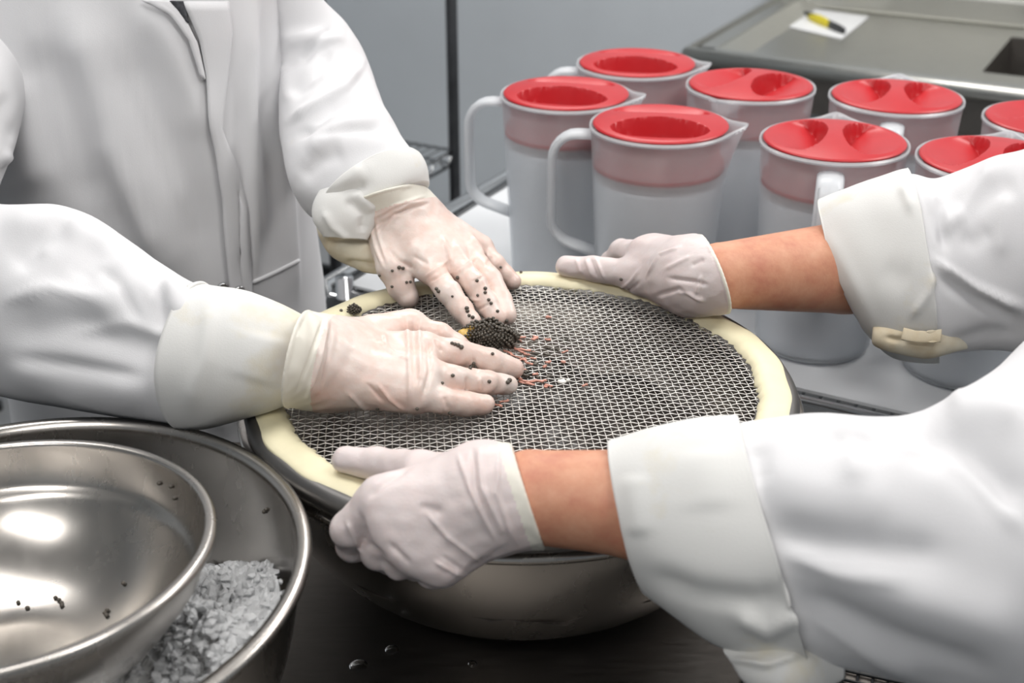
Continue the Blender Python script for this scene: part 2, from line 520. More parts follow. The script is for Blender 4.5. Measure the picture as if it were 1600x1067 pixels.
# ------------------------------------------------------------------ cart with pitchers
CA0, CA1, CB0, CB1 = -.955, -.02, 1.297, 1.93
cart = empty('wire_cart', room((CA0 + CA1) / 2, (CB0 + CB1) / 2, 0), TH)
tag(cart, 'chrome wire cart with a white shelf liner under the pitchers', 'cart')
cw, cd = (CA1 - CA0) / 2, (CB1 - CB0) / 2
for zt, nm in ((CART_Z - .004, 0), (.32, 1)):
    mb = MB(); z = zt - .008
    loop = [(-cw, -cd, z), (cw, -cd, z), (cw, cd, z), (-cw, cd, z)]
    mb.tube(loop, .006, 10, closed=True); mb.tube([(x, y, z - .03) for x, y, _ in loop], .004, 8, closed=True)
    mb.build('shelf_frame', M['chrome'], cart)
    mb = MB()
    for k in range(1, 46): mb.tube([(-cw + 2 * cw * k / 46, -cd, z - .002), (-cw + 2 * cw * k / 46, cd, z - .002)], .0022, 6)
    for y in (-cd * .5, 0, cd * .5): mb.tube([(-cw, y, z - .007), (cw, y, z - .007)], .0035, 6)
    tag(mb.build('shelf_wires', M['chrome'], cart), kind='stuff')
mb = MB(); mb.box((0, 0, CART_Z - .002), (2 * cw - .008, 2 * cd - .008, .004)); mb.build('shelf_liner', M['liner'], cart, False)
for x in (-cw, cw):
    for y in (-cd, cd):
        mb = MB(); mb.tube([(x, y, .09), (x, y, CART_Z + .012)], .0125, 14); p = mb.build('post', M['chrome'], cart)
        mb = MB(); mb.lathe([(.0001, 0), (.026, .002), (.031, .012), (.026, .03), (.0001, .034)], 20, (x, y, CART_Z - .05)); mb.build('collar', M['dark_plastic'], cart)
        mb = MB(); mb.tube([(x - .012, y, .045), (x + .012, y, .045)], .045, 22); mb.build('caster_wheel', M['dark_plastic'], cart)
# push handle at the left end
mb = MB(); hx = -cw - .05
mb.tube([(-cw, -cd, CART_Z - .03), (hx + .02, -cd, CART_Z - .03), (hx, -cd + .02, CART_Z - .022), (hx, cd - .02, CART_Z - .022), (hx + .02, cd, CART_Z - .03), (-cw, cd, CART_Z - .03)], .013, 14)
mb.build('push_handle', M['chrome'], cart)

PH = .255
def make_pitcher():
    root = empty('pitcher')
    n = 96
    prof = [(.0001, .003), (.058, .003), (.0655, .004), (.0685, .010)]
    for i in range(1, 15):
        s = i / 14; prof.append((.0685 + (.0825 - .0685) * s, .010 + (PH - .010) * s))
    prof += [(.0840, PH + .0008), (.0842, PH - .003)]
    w = .0024
    rim = (.0836, PH + .0022)
    inner = [(.0818, PH + .001)]
    for i in range(14, 0, -1):
        s = i / 14; inner.append((.0685 + (.0825 - .0685) * s - w, .010 + (PH - .010) * s - .001 * (i == 14)))
    inner += [(.0650, .0085), (.0001, .0075)]
    mb = MB(); mb.lathe(prof + [rim] + inner, n)
    V = np.array(mb.v); th = np.arctan2(V[:, 1], V[:, 0]); rr = np.hypot(V[:, 0], V[:, 1])
    g = np.exp(-(th / .25) ** 2) * np.clip((V[:, 2] - (PH - .07)) / .07, 0, 1.1) ** 1.5
    k = 1 + g * .018 / np.maximum(rr, .03) * (rr > .03)
    V[:, 0] *= k; V[:, 1] *= 1 - .25 * g
    V[:, 2] += .004 * g * (rr > .06)
    mesh_obj('body', V, mb.f, M['frosted'], root)
    # handle, opposite the spout
    pts = [(-.078, 0, PH - .014)]
    for a in np.linspace(90, 180, 7): pts.append((-.098 + .030 * math.cos(math.radians(a)), 0, PH - .048 + .034 * math.sin(math.radians(a))))
    pts.append((-.128, 0, PH - .10))
    for a in np.linspace(180, 250, 6): pts.append((-.088 + .040 * math.cos(math.radians(a)), 0, PH - .125 + .032 * math.sin(math.radians(a))))
    pts.append((-.070, 0, PH - .165))
    mb = MB(); mb.tube(pts, .0055, 12, flat=2.7, up=(0, 0, 1)); h = mb.build('handle', M['milky'], root)
    mb = MB(); mb.tube([(p[0] * 1.0 - .0035, 0, p[2] + .001) for p in pts[1:-1]], .0024, 8, flat=5.0, up=(0, 0, 1)); mb.build('handle_rib', M['milky'], h)
    # lid: bar across, a scooped finger recess on each side
    lid_r = .0800
    nr, na = 60, 168
    V = []; F = []
    def lid_z(x, y):
        base = PH + .0035 + .010 * (1 - (math.hypot(x, y) / lid_r) ** 2)
        ax = abs(y)
        ry, y0, y1 = .058, .0085, .074
        if abs(x) < ry:
            q = math.sqrt(1 - (x / ry) ** 2)
            inn = y0 + (1 - q) * .030; out = y0 + .02 + (y1 - y0 - .02) * q
            if inn < ax < out:
                tt = (out - ax) / (out - inn)
                wall = min(1, (ax - inn) / .0045)
                return base - .029 * q ** .7 * (tt ** 1.15) * wall
        return base
    V.append((0, 0, lid_z(0, 0)))
    for i in range(1, nr + 1):
        r_ = lid_r * i / nr
        for k in range(na):
            a = 2 * math.pi * k / na; x, y = r_ * math.cos(a), r_ * math.sin(a)
            V.append((x, y, lid_z(x, y) - (.0012 if i == nr else 0)))
    for k in range(na): F.append((0, 1 + k, 1 + (k + 1) % na))
    for i in range(nr - 1):
        for k in range(na):
            k2 = (k + 1) % na; b = 1 + i * na
            F.append((b + k, b + na + k, b + na + k2, b + k2))
    mb = MB(); mb.add(V, F)
    auto_smooth(mb.build('lid', M['red_plastic'], root), 50)
    lid = root.children[-1]
    mb = MB(); mb.lathe([(.0800, PH + .0022), (.0770, PH - .002), (.0725, PH - .010), (.0705, PH - .036), (.0772, PH - .040), (.0778, PH - .050), (.0745, PH - .052), (.070, PH - .036)], 96)
    mb.build('lid_skirt', M['red_plastic'], lid)
    # water
    mb = MB(); mb.lathe([(.0001, .009), (.0630, .009), (.0655, .013), (.0655 + .0105 * .93, .013 + (PH - .066 - .013) * .99), (.0755, PH - .064), (.0001, PH - .064)], 64); mb.build('water', M['water'], root)
    return root
proto = make_pitcher()
# centre (x, y), direction of the spout in degrees
PIT = [((.0690, 1.617), -12, 'red-lidded frosted pitcher at the far left with its handle to the left'),
       ((.1735, 1.775), -10, 'red-lidded frosted pitcher at the back, left of the sink corner'),
       ((.1757, 1.4809), -8, 'red-lidded frosted pitcher in front, above the far glove, handle at left'),
       ((.3118, 1.6594), 238, 'red-lidded frosted pitcher turned with its slotted spout to the front'),
       ((.3668, 1.4176), 76, 'red-lidded frosted pitcher behind the bare forearm, handle to the front'),
       ((.487, 1.603), 73, 'red-lidded frosted pitcher right of the slotted spout pitcher, nearest the sink front'),
       ((.527, 1.350), 62, 'red-lidded frosted pitcher half hidden by the raised white sleeve'),
       ((.650, 1.500), 40, 'red-lidded frosted pitcher cut off by the right edge of the photo')]
for i, ((x, y), a, lab) in enumerate(PIT):
    o = proto if i == 0 else copy_tree(proto)
    o.location = (x, y, CART_Z); o.rotation_euler = (0, 0, math.radians(a))
    tag(o, lab, 'pitcher', 'red-lidded pitchers on the cart')
    if i == 3:
        lidc = [c for c in o.children if c.name.startswith('lid')][0]
        mb = MB()
        for k in range(-3, 4): mb.box((.0815, k * .0052, PH - .012), (.0022, .0026, .018))
        mb.build('strainer_slots', M['frosted'], lidc, False)

# ------------------------------------------------------------------ sink
SA0, SB0, SZ = .364 * E1[0] + 2.867 * E1[1], .364 * E2[0] + 2.867 * E2[1], .92
sink = empty('steel_sink', room(SA0, SB0, 0), TH)
tag(sink, 'stainless steel sink with a drainboard against the back wall', 'sink')
SW, SD = 2.1, RB1 - SB0 - .02
BX = .622      # basin starts here
bxw = np.array([0.0, 0, 0])
mb = MB(); mb.tube([(.02, SD, SZ - .018), (.02, .02, SZ - .018), (SW, .02, SZ - .018)], .020, 16); mb.build('rolled_rim', M['sink_steel'], sink)
mb = MB(); mb.box((SW / 2, .050, SZ - .010), (SW - .05, .040, .006)); mb.box((.050, SD / 2, SZ - .010), (.04, SD - .05, .006))
mb.add([(.068, .068, SZ - .008), (SW, .068, SZ - .008), (SW, .085, SZ - .034), (.12, .085, SZ - .034)], [(0, 1, 2, 3)])
mb.add([(.068, .068, SZ - .008), (.12, .085, SZ - .034), (.12, SD, SZ - .034), (.068, SD, SZ - .008)], [(0, 1, 2, 3)])
mb.build('rim_flat', M['sink_steel'], sink, False)
mb = MB(); mb.box(((.12 + BX) / 2, (.085 + SD) / 2, SZ - .040), (BX - .12, SD - .085, .012)); mb.box(((SW + BX) / 2, .165, SZ - .040), (SW - BX, .16, .012)); mb.box(((SW + BX) / 2, SD - .08, SZ - .040), (SW - BX, .15, .012)); mb.box((SW - .04, SD / 2, SZ - .040), (.14, SD - .1, .012)); mb.build('drainboard', M['sink_steel'], sink, False)
mb = MB(); bz = SZ - .034; d_ = .28
mb.add([(BX, .245, bz), (SW - .1, .245, bz), (SW - .1, SD - .155, bz), (BX, SD - .155, bz), (BX + .02, .26, bz - d_), (SW - .12, .26, bz - d_), (SW - .12, SD - .17, bz - d_), (BX + .02, SD - .17, bz - d_)],
       [(0, 1, 5, 4), (1, 2, 6, 5), (2, 3, 7, 6), (3, 0, 4, 7), (4, 5, 6, 7)])
mb.build('basin', M['table_steel'], sink, False)
mb = MB(); mb.box((SW / 2, SD - .03, SZ + .0), (SW, .05, .07)); mb.box((SW / 2, SD - .012, SZ + .16), (SW, .02, .28)); bevel(mb.build('backsplash', M['sink_steel'], sink, False), .012, 3)
mb = MB(); mb.box((SW / 2, .045, SZ - .075), (SW - .04, .012, .09)); mb.box((.045, SD / 2, SZ - .075), (.012, SD - .08, .09)); mb.build('apron', M['table_steel'], sink, False)
for x in (.09, SW - .09):
    for y in (.09, SD - .09):
        mb = MB(); mb.tube([(x, y, 0), (x, y, SZ - .05)], .02, 14); mb.build('leg', M['chrome'], sink)
mb = MB(); mb.box((SW / 2, SD / 2, .28), (SW - .16, SD - .16, .02)); mb.build('undershelf', M['table_steel'], sink, False)
BOARD_Z = SZ - .0335
def quad_sheet(name, pxs, z, th, mat, n=1):
    P = [atz(x, y, z) for x, y in pxs]
    V = [tuple(p) for p in P] + [tuple(p + np.array([0, 0, th])) for p in P]
    return mesh_obj(name, V, [(3, 2, 1, 0), (4, 5, 6, 7), (0, 1, 5, 4), (1, 2, 6, 5), (2, 3, 7, 6), (3, 0, 4, 7)], mat, None, False)
tag(quad_sheet('paper_sheet', [(1205, 36), (1315, 62), (1358, 27), (1243, 11)], BOARD_Z, .002, M['paper']), 'white folded paper on the sink drainboard', 'paper')
kn = empty('utility_knife', atz(1287, 37, BOARD_Z + .011)); tag(kn, 'yellow and black utility knife lying on the white paper', 'knife')
k0, k1 = atz(1256, 22, BOARD_Z + .011), atz(1319, 48, BOARD_Z + .011); kc = np.array(kn.location)
def along(s): return k0 + (k1 - k0) * s - kc
mb = MB(); mb.tube([along(s) for s in (.12, .22, .40, .60, .70)], [.006, .011, .014, .012, .009], 12, flat=.6); mb.build('grip', M['yellow_plastic'], kn)
mb = MB(); mb.tube([along(s) for s in (.62, .75, .9, 1.0)], [.010, .011, .010, .008], 12, flat=.6); mb.build('handle_end', M['dark_plastic'], kn)
mb = MB(); mb.tube([along(s) + np.array([0, 0, .004]) for s in (.0, .08, .25, .45, .7)], [.003, .006, .0085, .009, .007], 10, flat=.5); mb.build('slider', M['dark_plastic'], kn)

# ------------------------------------------------------------------ wire rack at the back left
pole = aty(709, 200, 2.75); pa, pb = float(pole @ E1), float(pole @ E2)
rack = empty('wire_shelving', (0, 0, 0)); rack.location = (pole[0], pole[1], 0); rack.rotation_euler = (0, 0, TH)
tag(rack, 'dark wire shelving rack behind the worker in the white coat', 'shelving')
rw, rd = 1.1, .46
for x in (0, -rw):
    for y in (0, -rd):
        mb = MB(); mb.tube([(x, y, .02), (x, y, 1.9)], .0125, 12); mb.build('post', M['rack_metal'], rack)
        mb = MB(); mb.lathe([(.0001, 0), (.020, 0), (.020, .02), (.0001, .02)], 12, (x, y, 0)); mb.build('foot', M['dark_plastic'], rack)
for z in (.18, .72, 1.78):
    mb = MB()
    for dz in (0, -.03):
        mb.tube([(0, 0, z + dz), (0, -rd, z + dz), (-rw, -rd, z + dz), (-rw, 0, z + dz)], .004, 8, closed=True)
    for k in range(12): mb.tube([(0, -rd * k / 12, z - .03 * (k % 2)), (0, -rd * (k + 1) / 12, z - .03 * ((k + 1) % 2))], .003, 6)
    for k in range(28): mb.tube([(-rw * k / 28, -rd, z - .03 * (k % 2)), (-rw * (k + 1) / 28, -rd, z - .03 * ((k + 1) % 2))], .003, 6)
    mb.build('shelf_frame', M['chrome'], rack)
    mb = MB()
    for k in range(1, 44): mb.tube([(-rw * k / 44, 0, z + .003), (-rw * k / 44, -rd, z + .003)], .0022, 6)
    for y in (-rd * .33, -rd * .66): mb.tube([(0, y, z - .002), (-rw, y, z - .002)], .003, 6)
    tag(mb.build('shelf_wires', M['chrome'], rack), kind='stuff')
def tub(name, a, b, z, sx, sy, sz, mat, label):
    r = empty(name, room(pa + a, pb + b, z), TH); tag(r, label, 'tub')
    mb = MB(); t_ = .9
    V = [(-sx * t_, -sy * t_, 0), (sx * t_, -sy * t_, 0), (sx * t_, sy * t_, 0), (-sx * t_, sy * t_, 0), (-sx, -sy, sz), (sx, -sy, sz), (sx, sy, sz), (-sx, sy, sz)]
    mb.add(V, [(3, 2, 1, 0), (0, 1, 5, 4), (1, 2, 6, 5), (2, 3, 7, 6), (3, 0, 4, 7)])
    o = mb.build('body', mat, r, False); so = o.modifiers.new('s', 'SOLIDIFY'); so.thickness = .006
    mb = MB(); mb.tube([(-sx, -sy, sz), (sx, -sy, sz), (sx, sy, sz), (-sx, sy, sz)], .008, 8, closed=True); mb.build('rim', mat, r)
tub('plastic_tub', -.45, -.25, .723, .20, .16, .20, M['grey_tray'], 'grey plastic tub on the upper shelf of the dark rack')
tub('plastic_tub', -.32, -.24, .183, .22, .17, .22, M['dark_plastic'], 'black plastic tub on the bottom shelf of the dark rack')
tub('plastic_tub', -.15, -.62, .0, .19, .15, .34, M['dark_plastic'], 'tall black tub on the floor in front of the dark rack')

# ------------------------------------------------------------------ organic modelling tools
def rcone(P, a, b, ra, rb):
    ab = b - a; L2 = ab @ ab + 1e-12
    t = np.clip(((P - a) @ ab) / L2, 0, 1)
    return np.linalg.norm(P - a - t[:, None] * ab, axis=1) - (ra + (rb - ra) * t)
def smin(a, b, k):
    h = np.maximum(k - np.abs(a - b), 0) / k
    return np.minimum(a, b) - h * h * k * .25
def chain(P, pts, rad, k=.004):
    D = None
    for i in range(len(pts) - 1):
        d = rcone(P, pts[i], pts[i + 1], rad[i], rad[i + 1]); D = d if D is None else smin(D, d, k)
    return D
def surface_nets(fun, lo, hi, h):
    lo, hi = np.asarray(lo, float), np.asarray(hi, float)
    n = np.ceil((hi - lo) / h).astype(int) + 1
    ax = [lo[i] + h * np.arange(n[i]) for i in range(3)]
    bs = 10
    nb = -(-n // bs); n = nb * bs
    ax = [lo[i] + h * np.arange(n[i]) for i in range(3)]
    cen = [a.reshape(-1, bs).mean(1) for a in ax]
    CX, CY, CZ_ = np.meshgrid(*cen, indexing='ij')
    dc = fun(np.stack([CX.ravel(), CY.ravel(), CZ_.ravel()], 1)).reshape(CX.shape)
    D = np.repeat(np.repeat(np.repeat(dc, bs, 0), bs, 1), bs, 2)
    near = np.argwhere(np.abs(dc) < h * bs * .95 + .006)
    g = np.stack(np.meshgrid(*[h * np.arange(bs)] * 3, indexing='ij'), -1).reshape(-1, 3)
    for c0 in range(0, len(near), 400):
        blk = near[c0:c0 + 400]
        P = (lo + blk[:, None] * h * bs + g[None]).reshape(-1, 3)
        val = fun(P).reshape(len(blk), bs, bs, bs)
        for b_, v_ in zip(blk, val):
            D[b_[0] * bs:(b_[0] + 1) * bs, b_[1] * bs:(b_[1] + 1) * bs, b_[2] * bs:(b_[2] + 1) * bs] = v_
    S = D < 0
    c = [slice(0, -1), slice(1, None)]
    cor = [(i, j, k) for i in (0, 1) for j in (0, 1) for k in (0, 1)]
    cnt = sum(S[c[i], c[j], c[k]].astype(np.int8) for i, j, k in cor)
    act = (cnt > 0) & (cnt < 8)
    idx = -np.ones(act.shape, dtype=np.int64); idx[act] = np.arange(act.sum())
    I = np.argwhere(act)
    acc = np.zeros((len(I), 3)); num = np.zeros(len(I))
    for a in cor:
        for d in range(3):
            if a[d]: continue
            b = list(a); b[d] = 1
            va = D[I[:, 0] + a[0], I[:, 1] + a[1], I[:, 2] + a[2]]; vb = D[I[:, 0] + b[0], I[:, 1] + b[1], I[:, 2] + b[2]]
            m = (va < 0) != (vb < 0)
            t = np.where(m, va / np.where(va == vb, 1, va - vb), 0)
            p = np.tile(np.array(a, float), (len(I), 1)); p[:, d] = t
            acc[m] += p[m]; num[m] += 1
    V = lo + h * (I + acc / num[:, None])
    Q = []
    for d in range(3):
        e, f = (d + 1) % 3, (d + 2) % 3
        sl0 = [slice(1, -1)] * 3; sl1 = [slice(1, -1)] * 3
        sl0[d] = slice(0, -1); sl1[d] = slice(1, None)
        s0, s1 = S[tuple(sl0)], S[tuple(sl1)]
        for flip in (0, 1):
            E_ = np.argwhere((s0 & ~s1) if flip == 0 else (~s0 & s1))
            if len(E_) == 0: continue
            base = E_.copy(); base[:, e] += 1; base[:, f] += 1
            q = []
            for (de, df) in ((-1, -1), (0, -1), (0, 0), (-1, 0)):
                w = base.copy(); w[:, e] += de; w[:, f] += df; q.append(idx[w[:, 0], w[:, 1], w[:, 2]])
            q = np.stack(q, 1)
            if flip: q = q[:, ::-1]
            Q.append(q)
    Q = np.concatenate(Q); Q = Q[(Q >= 0).all(1)]
    return V, Q
def vnormals(V, Q):
    a, b, c_, d = V[Q[:, 0]], V[Q[:, 1]], V[Q[:, 2]], V[Q[:, 3]]
    n = np.cross(c_ - a, d - b); N = np.zeros_like(V)
    for k in range(4): np.add.at(N, Q[:, k], n)
    return N / (np.linalg.norm(N, axis=1, keepdims=True) + 1e-12)
def seg_dist(p, poly):
    best = np.full(len(p), 1e9); arc = np.zeros(len(p)); L = 0; side = np.zeros(len(p))
    poly = [np.asarray(q, float) for q in poly]
    tot = sum(np.linalg.norm(poly[i + 1] - poly[i]) for i in range(len(poly) - 1))
    for i in range(len(poly) - 1):
        a, b = poly[i], poly[i + 1]; ab = b - a; l = np.linalg.norm(ab)
        t = np.clip(((p - a) @ ab) / (l * l), 0, 1); q = p - a - t[:, None] * ab
        d = np.linalg.norm(q, axis=1); m = d < best
        best[m] = d[m]; arc[m] = (L + t[m] * l) / tot
        side[m] = np.sign(ab[0] * q[m, 1] - ab[1] * q[m, 0]); L += l
    return best, arc, side
def fold(V, N, folds):
    """raise ridges / press valleys along creases that were read off the cloth: (polyline, width, height[, sharp side])"""
    if not folds: return V
    p = project(V)
    toC = CAM - V; toC /= np.linalg.norm(toC, axis=1, keepdims=True)
    face = np.clip(((N * toC).sum(1) + .05) / .35, 0, 1)
    disp = np.zeros(len(V))
    for fd in folds:
        poly, w, a = fd[:3]
        d, s, side = seg_dist(p, poly)
        taper = np.clip(np.minimum(s, 1 - s) * 5 + .25, 0, 1)
        ww = np.full(len(V), float(w))
        if len(fd) > 3: ww = np.where(side * fd[3] > 0, w * .35, w)      # one side falls off steeply
        disp += a * np.exp(-(d / ww) ** 2) * taper
    return V + N * (disp * face)[:, None]
def wavy(V, N, amp, freq, seed, octaves=3):
    r = np.random.default_rng(seed); d = np.zeros(len(V))
    for o in range(octaves):
        for _ in range(5):
            k = r.normal(0, 1, 3); k *= freq * 2 ** o / np.linalg.norm(k)
            d += np.sin(V @ k + r.uniform(0, 6.28)) / (5 ** .5 * 1.8 ** o)
    return V + N * (d * amp)[:, None]

class Tube:
    """a cloth tube through oval rings: each ring by its two outline points, their distance and its flatness"""
    def __init__(s, rings):
        A = np.array([atd(*r[0], r[2]) for r in rings]); B = np.array([atd(*r[1], r[2]) for r in rings])
        s.c = (A + B) / 2; s.u = (A - B) / 2; s.k = np.array([r[3] for r in rings]); s.n = len(rings)
    def _cr(s, X, t):
        t = np.clip(t, 0, s.n - 1 - 1e-9); i = np.floor(t).astype(int); f = (t - i)
        g = lambda j: X[np.clip(j, 0, s.n - 1)]
        p0, p1, p2, p3 = g(i - 1), g(i), g(i + 1), g(i + 2)
        p0 = np.where((i == 0).reshape((-1,) + (1,) * (X.ndim - 1)), 2 * p1 - p2, p0); p3 = np.where((i >= s.n - 2).reshape((-1,) + (1,) * (X.ndim - 1)), 2 * p2 - p1, p3)
        f = f.reshape((-1,) + (1,) * (X.ndim - 1))
        return .5 * (2 * p1 + (p2 - p0) * f + (2 * p0 - 5 * p1 + 4 * p2 - p3) * f ** 2 + (3 * p1 - p0 - 3 * p2 + p3) * f ** 3)
    def grid(s, t, nth, off=0.0):
        t = np.asarray(t, float); off = np.broadcast_to(off, t.shape)
        C, U, K = s._cr(s.c, t), s._cr(s.u, t), s._cr(s.k, t)
        T = s._cr(s.c, np.minimum(t + .05, s.n - 1)) - s._cr(s.c, np.maximum(t - .05, 0))
        W = np.cross(T, U); W /= np.linalg.norm(W, axis=1, keepdims=True)
        L = np.linalg.norm(U, axis=1, keepdims=True); Uh = U / L
        th = np.linspace(0, 2 * math.pi, nth, endpoint=False)
        ru = (L[:, 0] + off)[:, None]; rw = (L[:, 0] * K + off)[:, None]
        V = C[:, None] + Uh[:, None] * (ru * np.cos(th))[..., None] + W[:, None] * (rw * np.sin(th))[..., None]
        m = len(t); i = np.arange(m - 1)[:, None] * nth; k = np.arange(nth)[None]; k2 = (k + 1) % nth
        Q = np.stack([i + k, i + k2, i + nth + k2, i + nth + k], -1).reshape(-1, 4)
        return V.reshape(-1, 3), Q
def cloth(name, V, Q, mat, parent, folds=(), amp=.0012, freq=45, seed=1, thick=.002):
    N = vnormals(V, Q)
    # outward?
    c0 = V.mean(0)
    if ((V - c0) * N).sum() < 0: Q = Q[:, ::-1]; N = -N
    V = wavy(V, N, amp, freq, seed); V = fold(V, N, folds)
    o = mesh_obj(name, V, Q, mat, parent)
    so = o.modifiers.new('thickness', 'SOLIDIFY'); so.thickness = thick; so.offset = -1
    return o
def bvh_of(o):
    me = o.data
    Vw = [Vector(v.co) for v in me.vertices]
    return BVHTree.FromPolygons(Vw, [tuple(p.vertices) for p in me.polygons])
def on_surface(b, px, py):
    d = Vector(ray(px, py)).normalized()
    h = b.ray_cast(Vector(CAM), d)
    if h[0] is None: return None, None
    n = np.array(h[1]);
    if n @ np.array(d) > 0: n = -n
    return np.array(h[0]), n

# ------------------------------------------------------------------ gloved hands
def hand(spec):
    """spec: wrist, fingers [(pts, radii)], meta radii, cuff (start, end, r0, r1), arm radius -> signed distance function"""
    W = spec['wrist']; fs = spec['fingers']; mr = spec.get('meta', (.017, .0135)); kp = spec.get('kp', .02)
    thumb = spec['thumb']
    C0, C1, r0, r1 = spec['cuff']
    ax = (C1 - C0) / np.linalg.norm(C1 - C0)
    en = spec['endn']
    def f(P):
        palm = None
        for (pts, rad) in fs:
            wofs = W + (pts[0] - np.mean([q[0][0] for q in fs], axis=0)) * .45
            d = rcone(P, wofs, pts[0], mr[0], mr[1]); palm = d if palm is None else smin(palm, d, kp)
        for (a, b, ra, rb) in spec.get('flesh', []): palm = smin(palm, rcone(P, a, b, ra, rb), kp)
        cu = rcone(P, C0, C1 + ax * .03, r0, r1)
        palm = smin(palm, cu, .025)
        D = palm
        for (pts, rad) in fs:
            D = smin(D, smin(palm, chain(P, pts, rad), .007), .0016)
        D = smin(D, smin(palm, chain(P, thumb[0], thumb[1], .005), .012), .002)
        end = (P - C1) @ en
        wall = cu
        D = np.maximum(D, end)
        # rolled bead and the arm hole
        bead = np.hypot(wall, end + .0018) - .0020
        inner = np.maximum(wall + .0024, -(end + .022))
        D = np.maximum(D, -inner)
        return np.minimum(D, bead)
    pts = np.concatenate([np.array(p) for p, _ in fs] + [np.array(thumb[0]), np.array([W, C0, C1])])
    m = max(r0, r1) + .016
    return f, pts.min(0) - m, pts.max(0) + m
def build_glove(spec, mat, parent, folds, seed, h=.0014):
    f, lo, hi = hand(spec)
    V, Q = surface_nets(f, lo, hi, h)
    N = vnormals(V, Q)
    C0, C1, r0, r1 = spec['cuff']; ax = (C1 - C0) / np.linalg.norm(C1 - C0)
    keep = (((V - C1) @ spec['endn']) < -.004).astype(float)
    V = V + (wavy(V, N, .00035, 260, seed, 2) - V) * keep[:, None]
    V = fold(V, N, [(p_, w_ * .85, a_ * 1.25) for p_, w_, a_ in folds])
    o = mesh_obj('glove', V, Q, mat, parent)
    o.data.materials.append(M['glove_rim'])
    o.data.polygons.foreach_set('material_index', (((V[Q].mean(1) - C1) @ spec['endn']) > -spec['band']).astype(np.int32))
    return o
Z = lambda px, py, dz: atz(px, py, MZ + dz)

HA = dict(wrist=Z(628, 338, .070),
    fingers=[([Z(672, 420, .040), Z(702, 458, .030), Z(722, 484, .018), Z(737, 503, .011)], [.0125, .0115, .0105, .0095]),
             ([Z(704, 404, .045), Z(742, 444, .034), Z(761, 474, .020), Z(775, 496, .011)], [.0125, .0115, .0105, .0095]),
             ([Z(730, 393, .043), Z(766, 436, .031), Z(783, 468, .018), Z(793, 492, .010)], [.0120, .0108, .0100, .0090]),
             ([Z(749, 388, .036), Z(774, 413, .026), Z(789, 429, .016), Z(801, 440, .010)], [.0115, .0100, .0094, .0086])],
    thumb=([Z(604, 378, .055), Z(613, 418, .038), Z(625, 446, .022), Z(638, 464, .012)], [.018, .0150, .0128, .0112]),
    meta=(.0195, .0140), cuff=(Z(628, 338, .070), Z(604, 304, .096), .031, .0325))
HB = dict(wrist=Z(520, 566, .036),
    fingers=[([Z(641, 512, .034), Z(686, 524, .030), Z(713, 540, .020), Z(733, 552, .011)], [.0135, .0112, .0102, .0092]),
             ([Z(664, 548, .040), Z(712, 551, .036), Z(765, 564, .022), Z(803, 576, .010)], [.0140, .0120, .0110, .0092]),
             ([Z(662, 585, .036), Z(708, 592, .030), Z(758, 598, .018), Z(793, 601, .009)], [.0135, .0115, .0105, .0090]),
             ([Z(648, 615, .028), Z(690, 626, .022), Z(728, 631, .014), Z(757, 632, .009)], [.0130, .0108, .0100, .0088])],
    thumb=([Z(548, 545, .020), Z(590, 540, .014), Z(630, 548, .011), Z(660, 556, .010)], [.016, .012, .0095, .0085]),
    meta=(.0215, .0160), kp=.019, cuff=(Z(520, 566, .036), Z(466, 560, .052), .036, .0420))
RZ = SIEVE_Z
zr = lambda px, py, dz: atz(px, py, RZ + dz)
HC = dict(wrist=zr(1085, 430, .035),
    fingers=[([zr(1006, 396, .035), aty(970, 391, 1.262), aty(955, 408, 1.272), aty(955, 425, 1.270)], [.0135, .0115, .0105, .0095]),
             ([zr(1026, 400, .033), aty(1000, 405, 1.268), aty(995, 425, 1.274), aty(1000, 440, 1.268)], [.0135, .0115, .0105, .0095]),
             ([zr(1046, 410, .028), aty(1030, 425, 1.262), aty(1030, 445, 1.268), aty(1035, 458, 1.262)], [.0130, .0110, .0100, .0090]),
             ([zr(1062, 420, .024), aty(1060, 445, 1.245), aty(1062, 462, 1.252), aty(1066, 474, 1.246)], [.0120, .0100, .0095, .0085])],
    thumb=([zr(1050, 438, .024), zr(985, 428, .018), zr(928, 420, .014), zr(884, 416, .0115)], [.020, .0150, .0125, .0108]),
    flesh=[(zr(1060, 446, .020), zr(1005, 437, .014), .018, .013)],
    meta=(.021, .0150), kp=.024, cuff=(zr(1085, 430, .035), zr(1119, 431, .040), .033, .0345))
HD = dict(wrist=aty(765, 780, .780),
    fingers=[([aty(596, 782, .770), aty(545, 826, .770), aty(550, 852, .785), aty(580, 858, .795)], [.0165, .0130, .0115, .0100]),
             ([aty(612, 825, .757), aty(592, 862, .765), aty(610, 872, .782), aty(640, 864, .790)], [.0165, .0130, .0115, .0100]),
             ([aty(645, 858, .750), aty(625, 876, .758), aty(650, 882, .775), aty(680, 870, .782)], [.0160, .0125, .0110, .0095]),
             ([aty(690, 880, .750), aty(675, 893, .756), aty(698, 892, .770), aty(720, 877, .775)], [.0150, .0115, .0105, .0090])],
    thumb=([aty(718, 752, .792), aty(655, 736, .806), zr(592, 726, .013), zr(540, 719, .011)], [.0175, .0150, .0125, .0105]),
    flesh=[(aty(735, 785, .782), aty(640, 790, .770), .025, .019)],
    meta=(.0195, .0160), kp=.017, cuff=(aty(765, 770, .780), aty(826, 776, .782), .034, .0355))

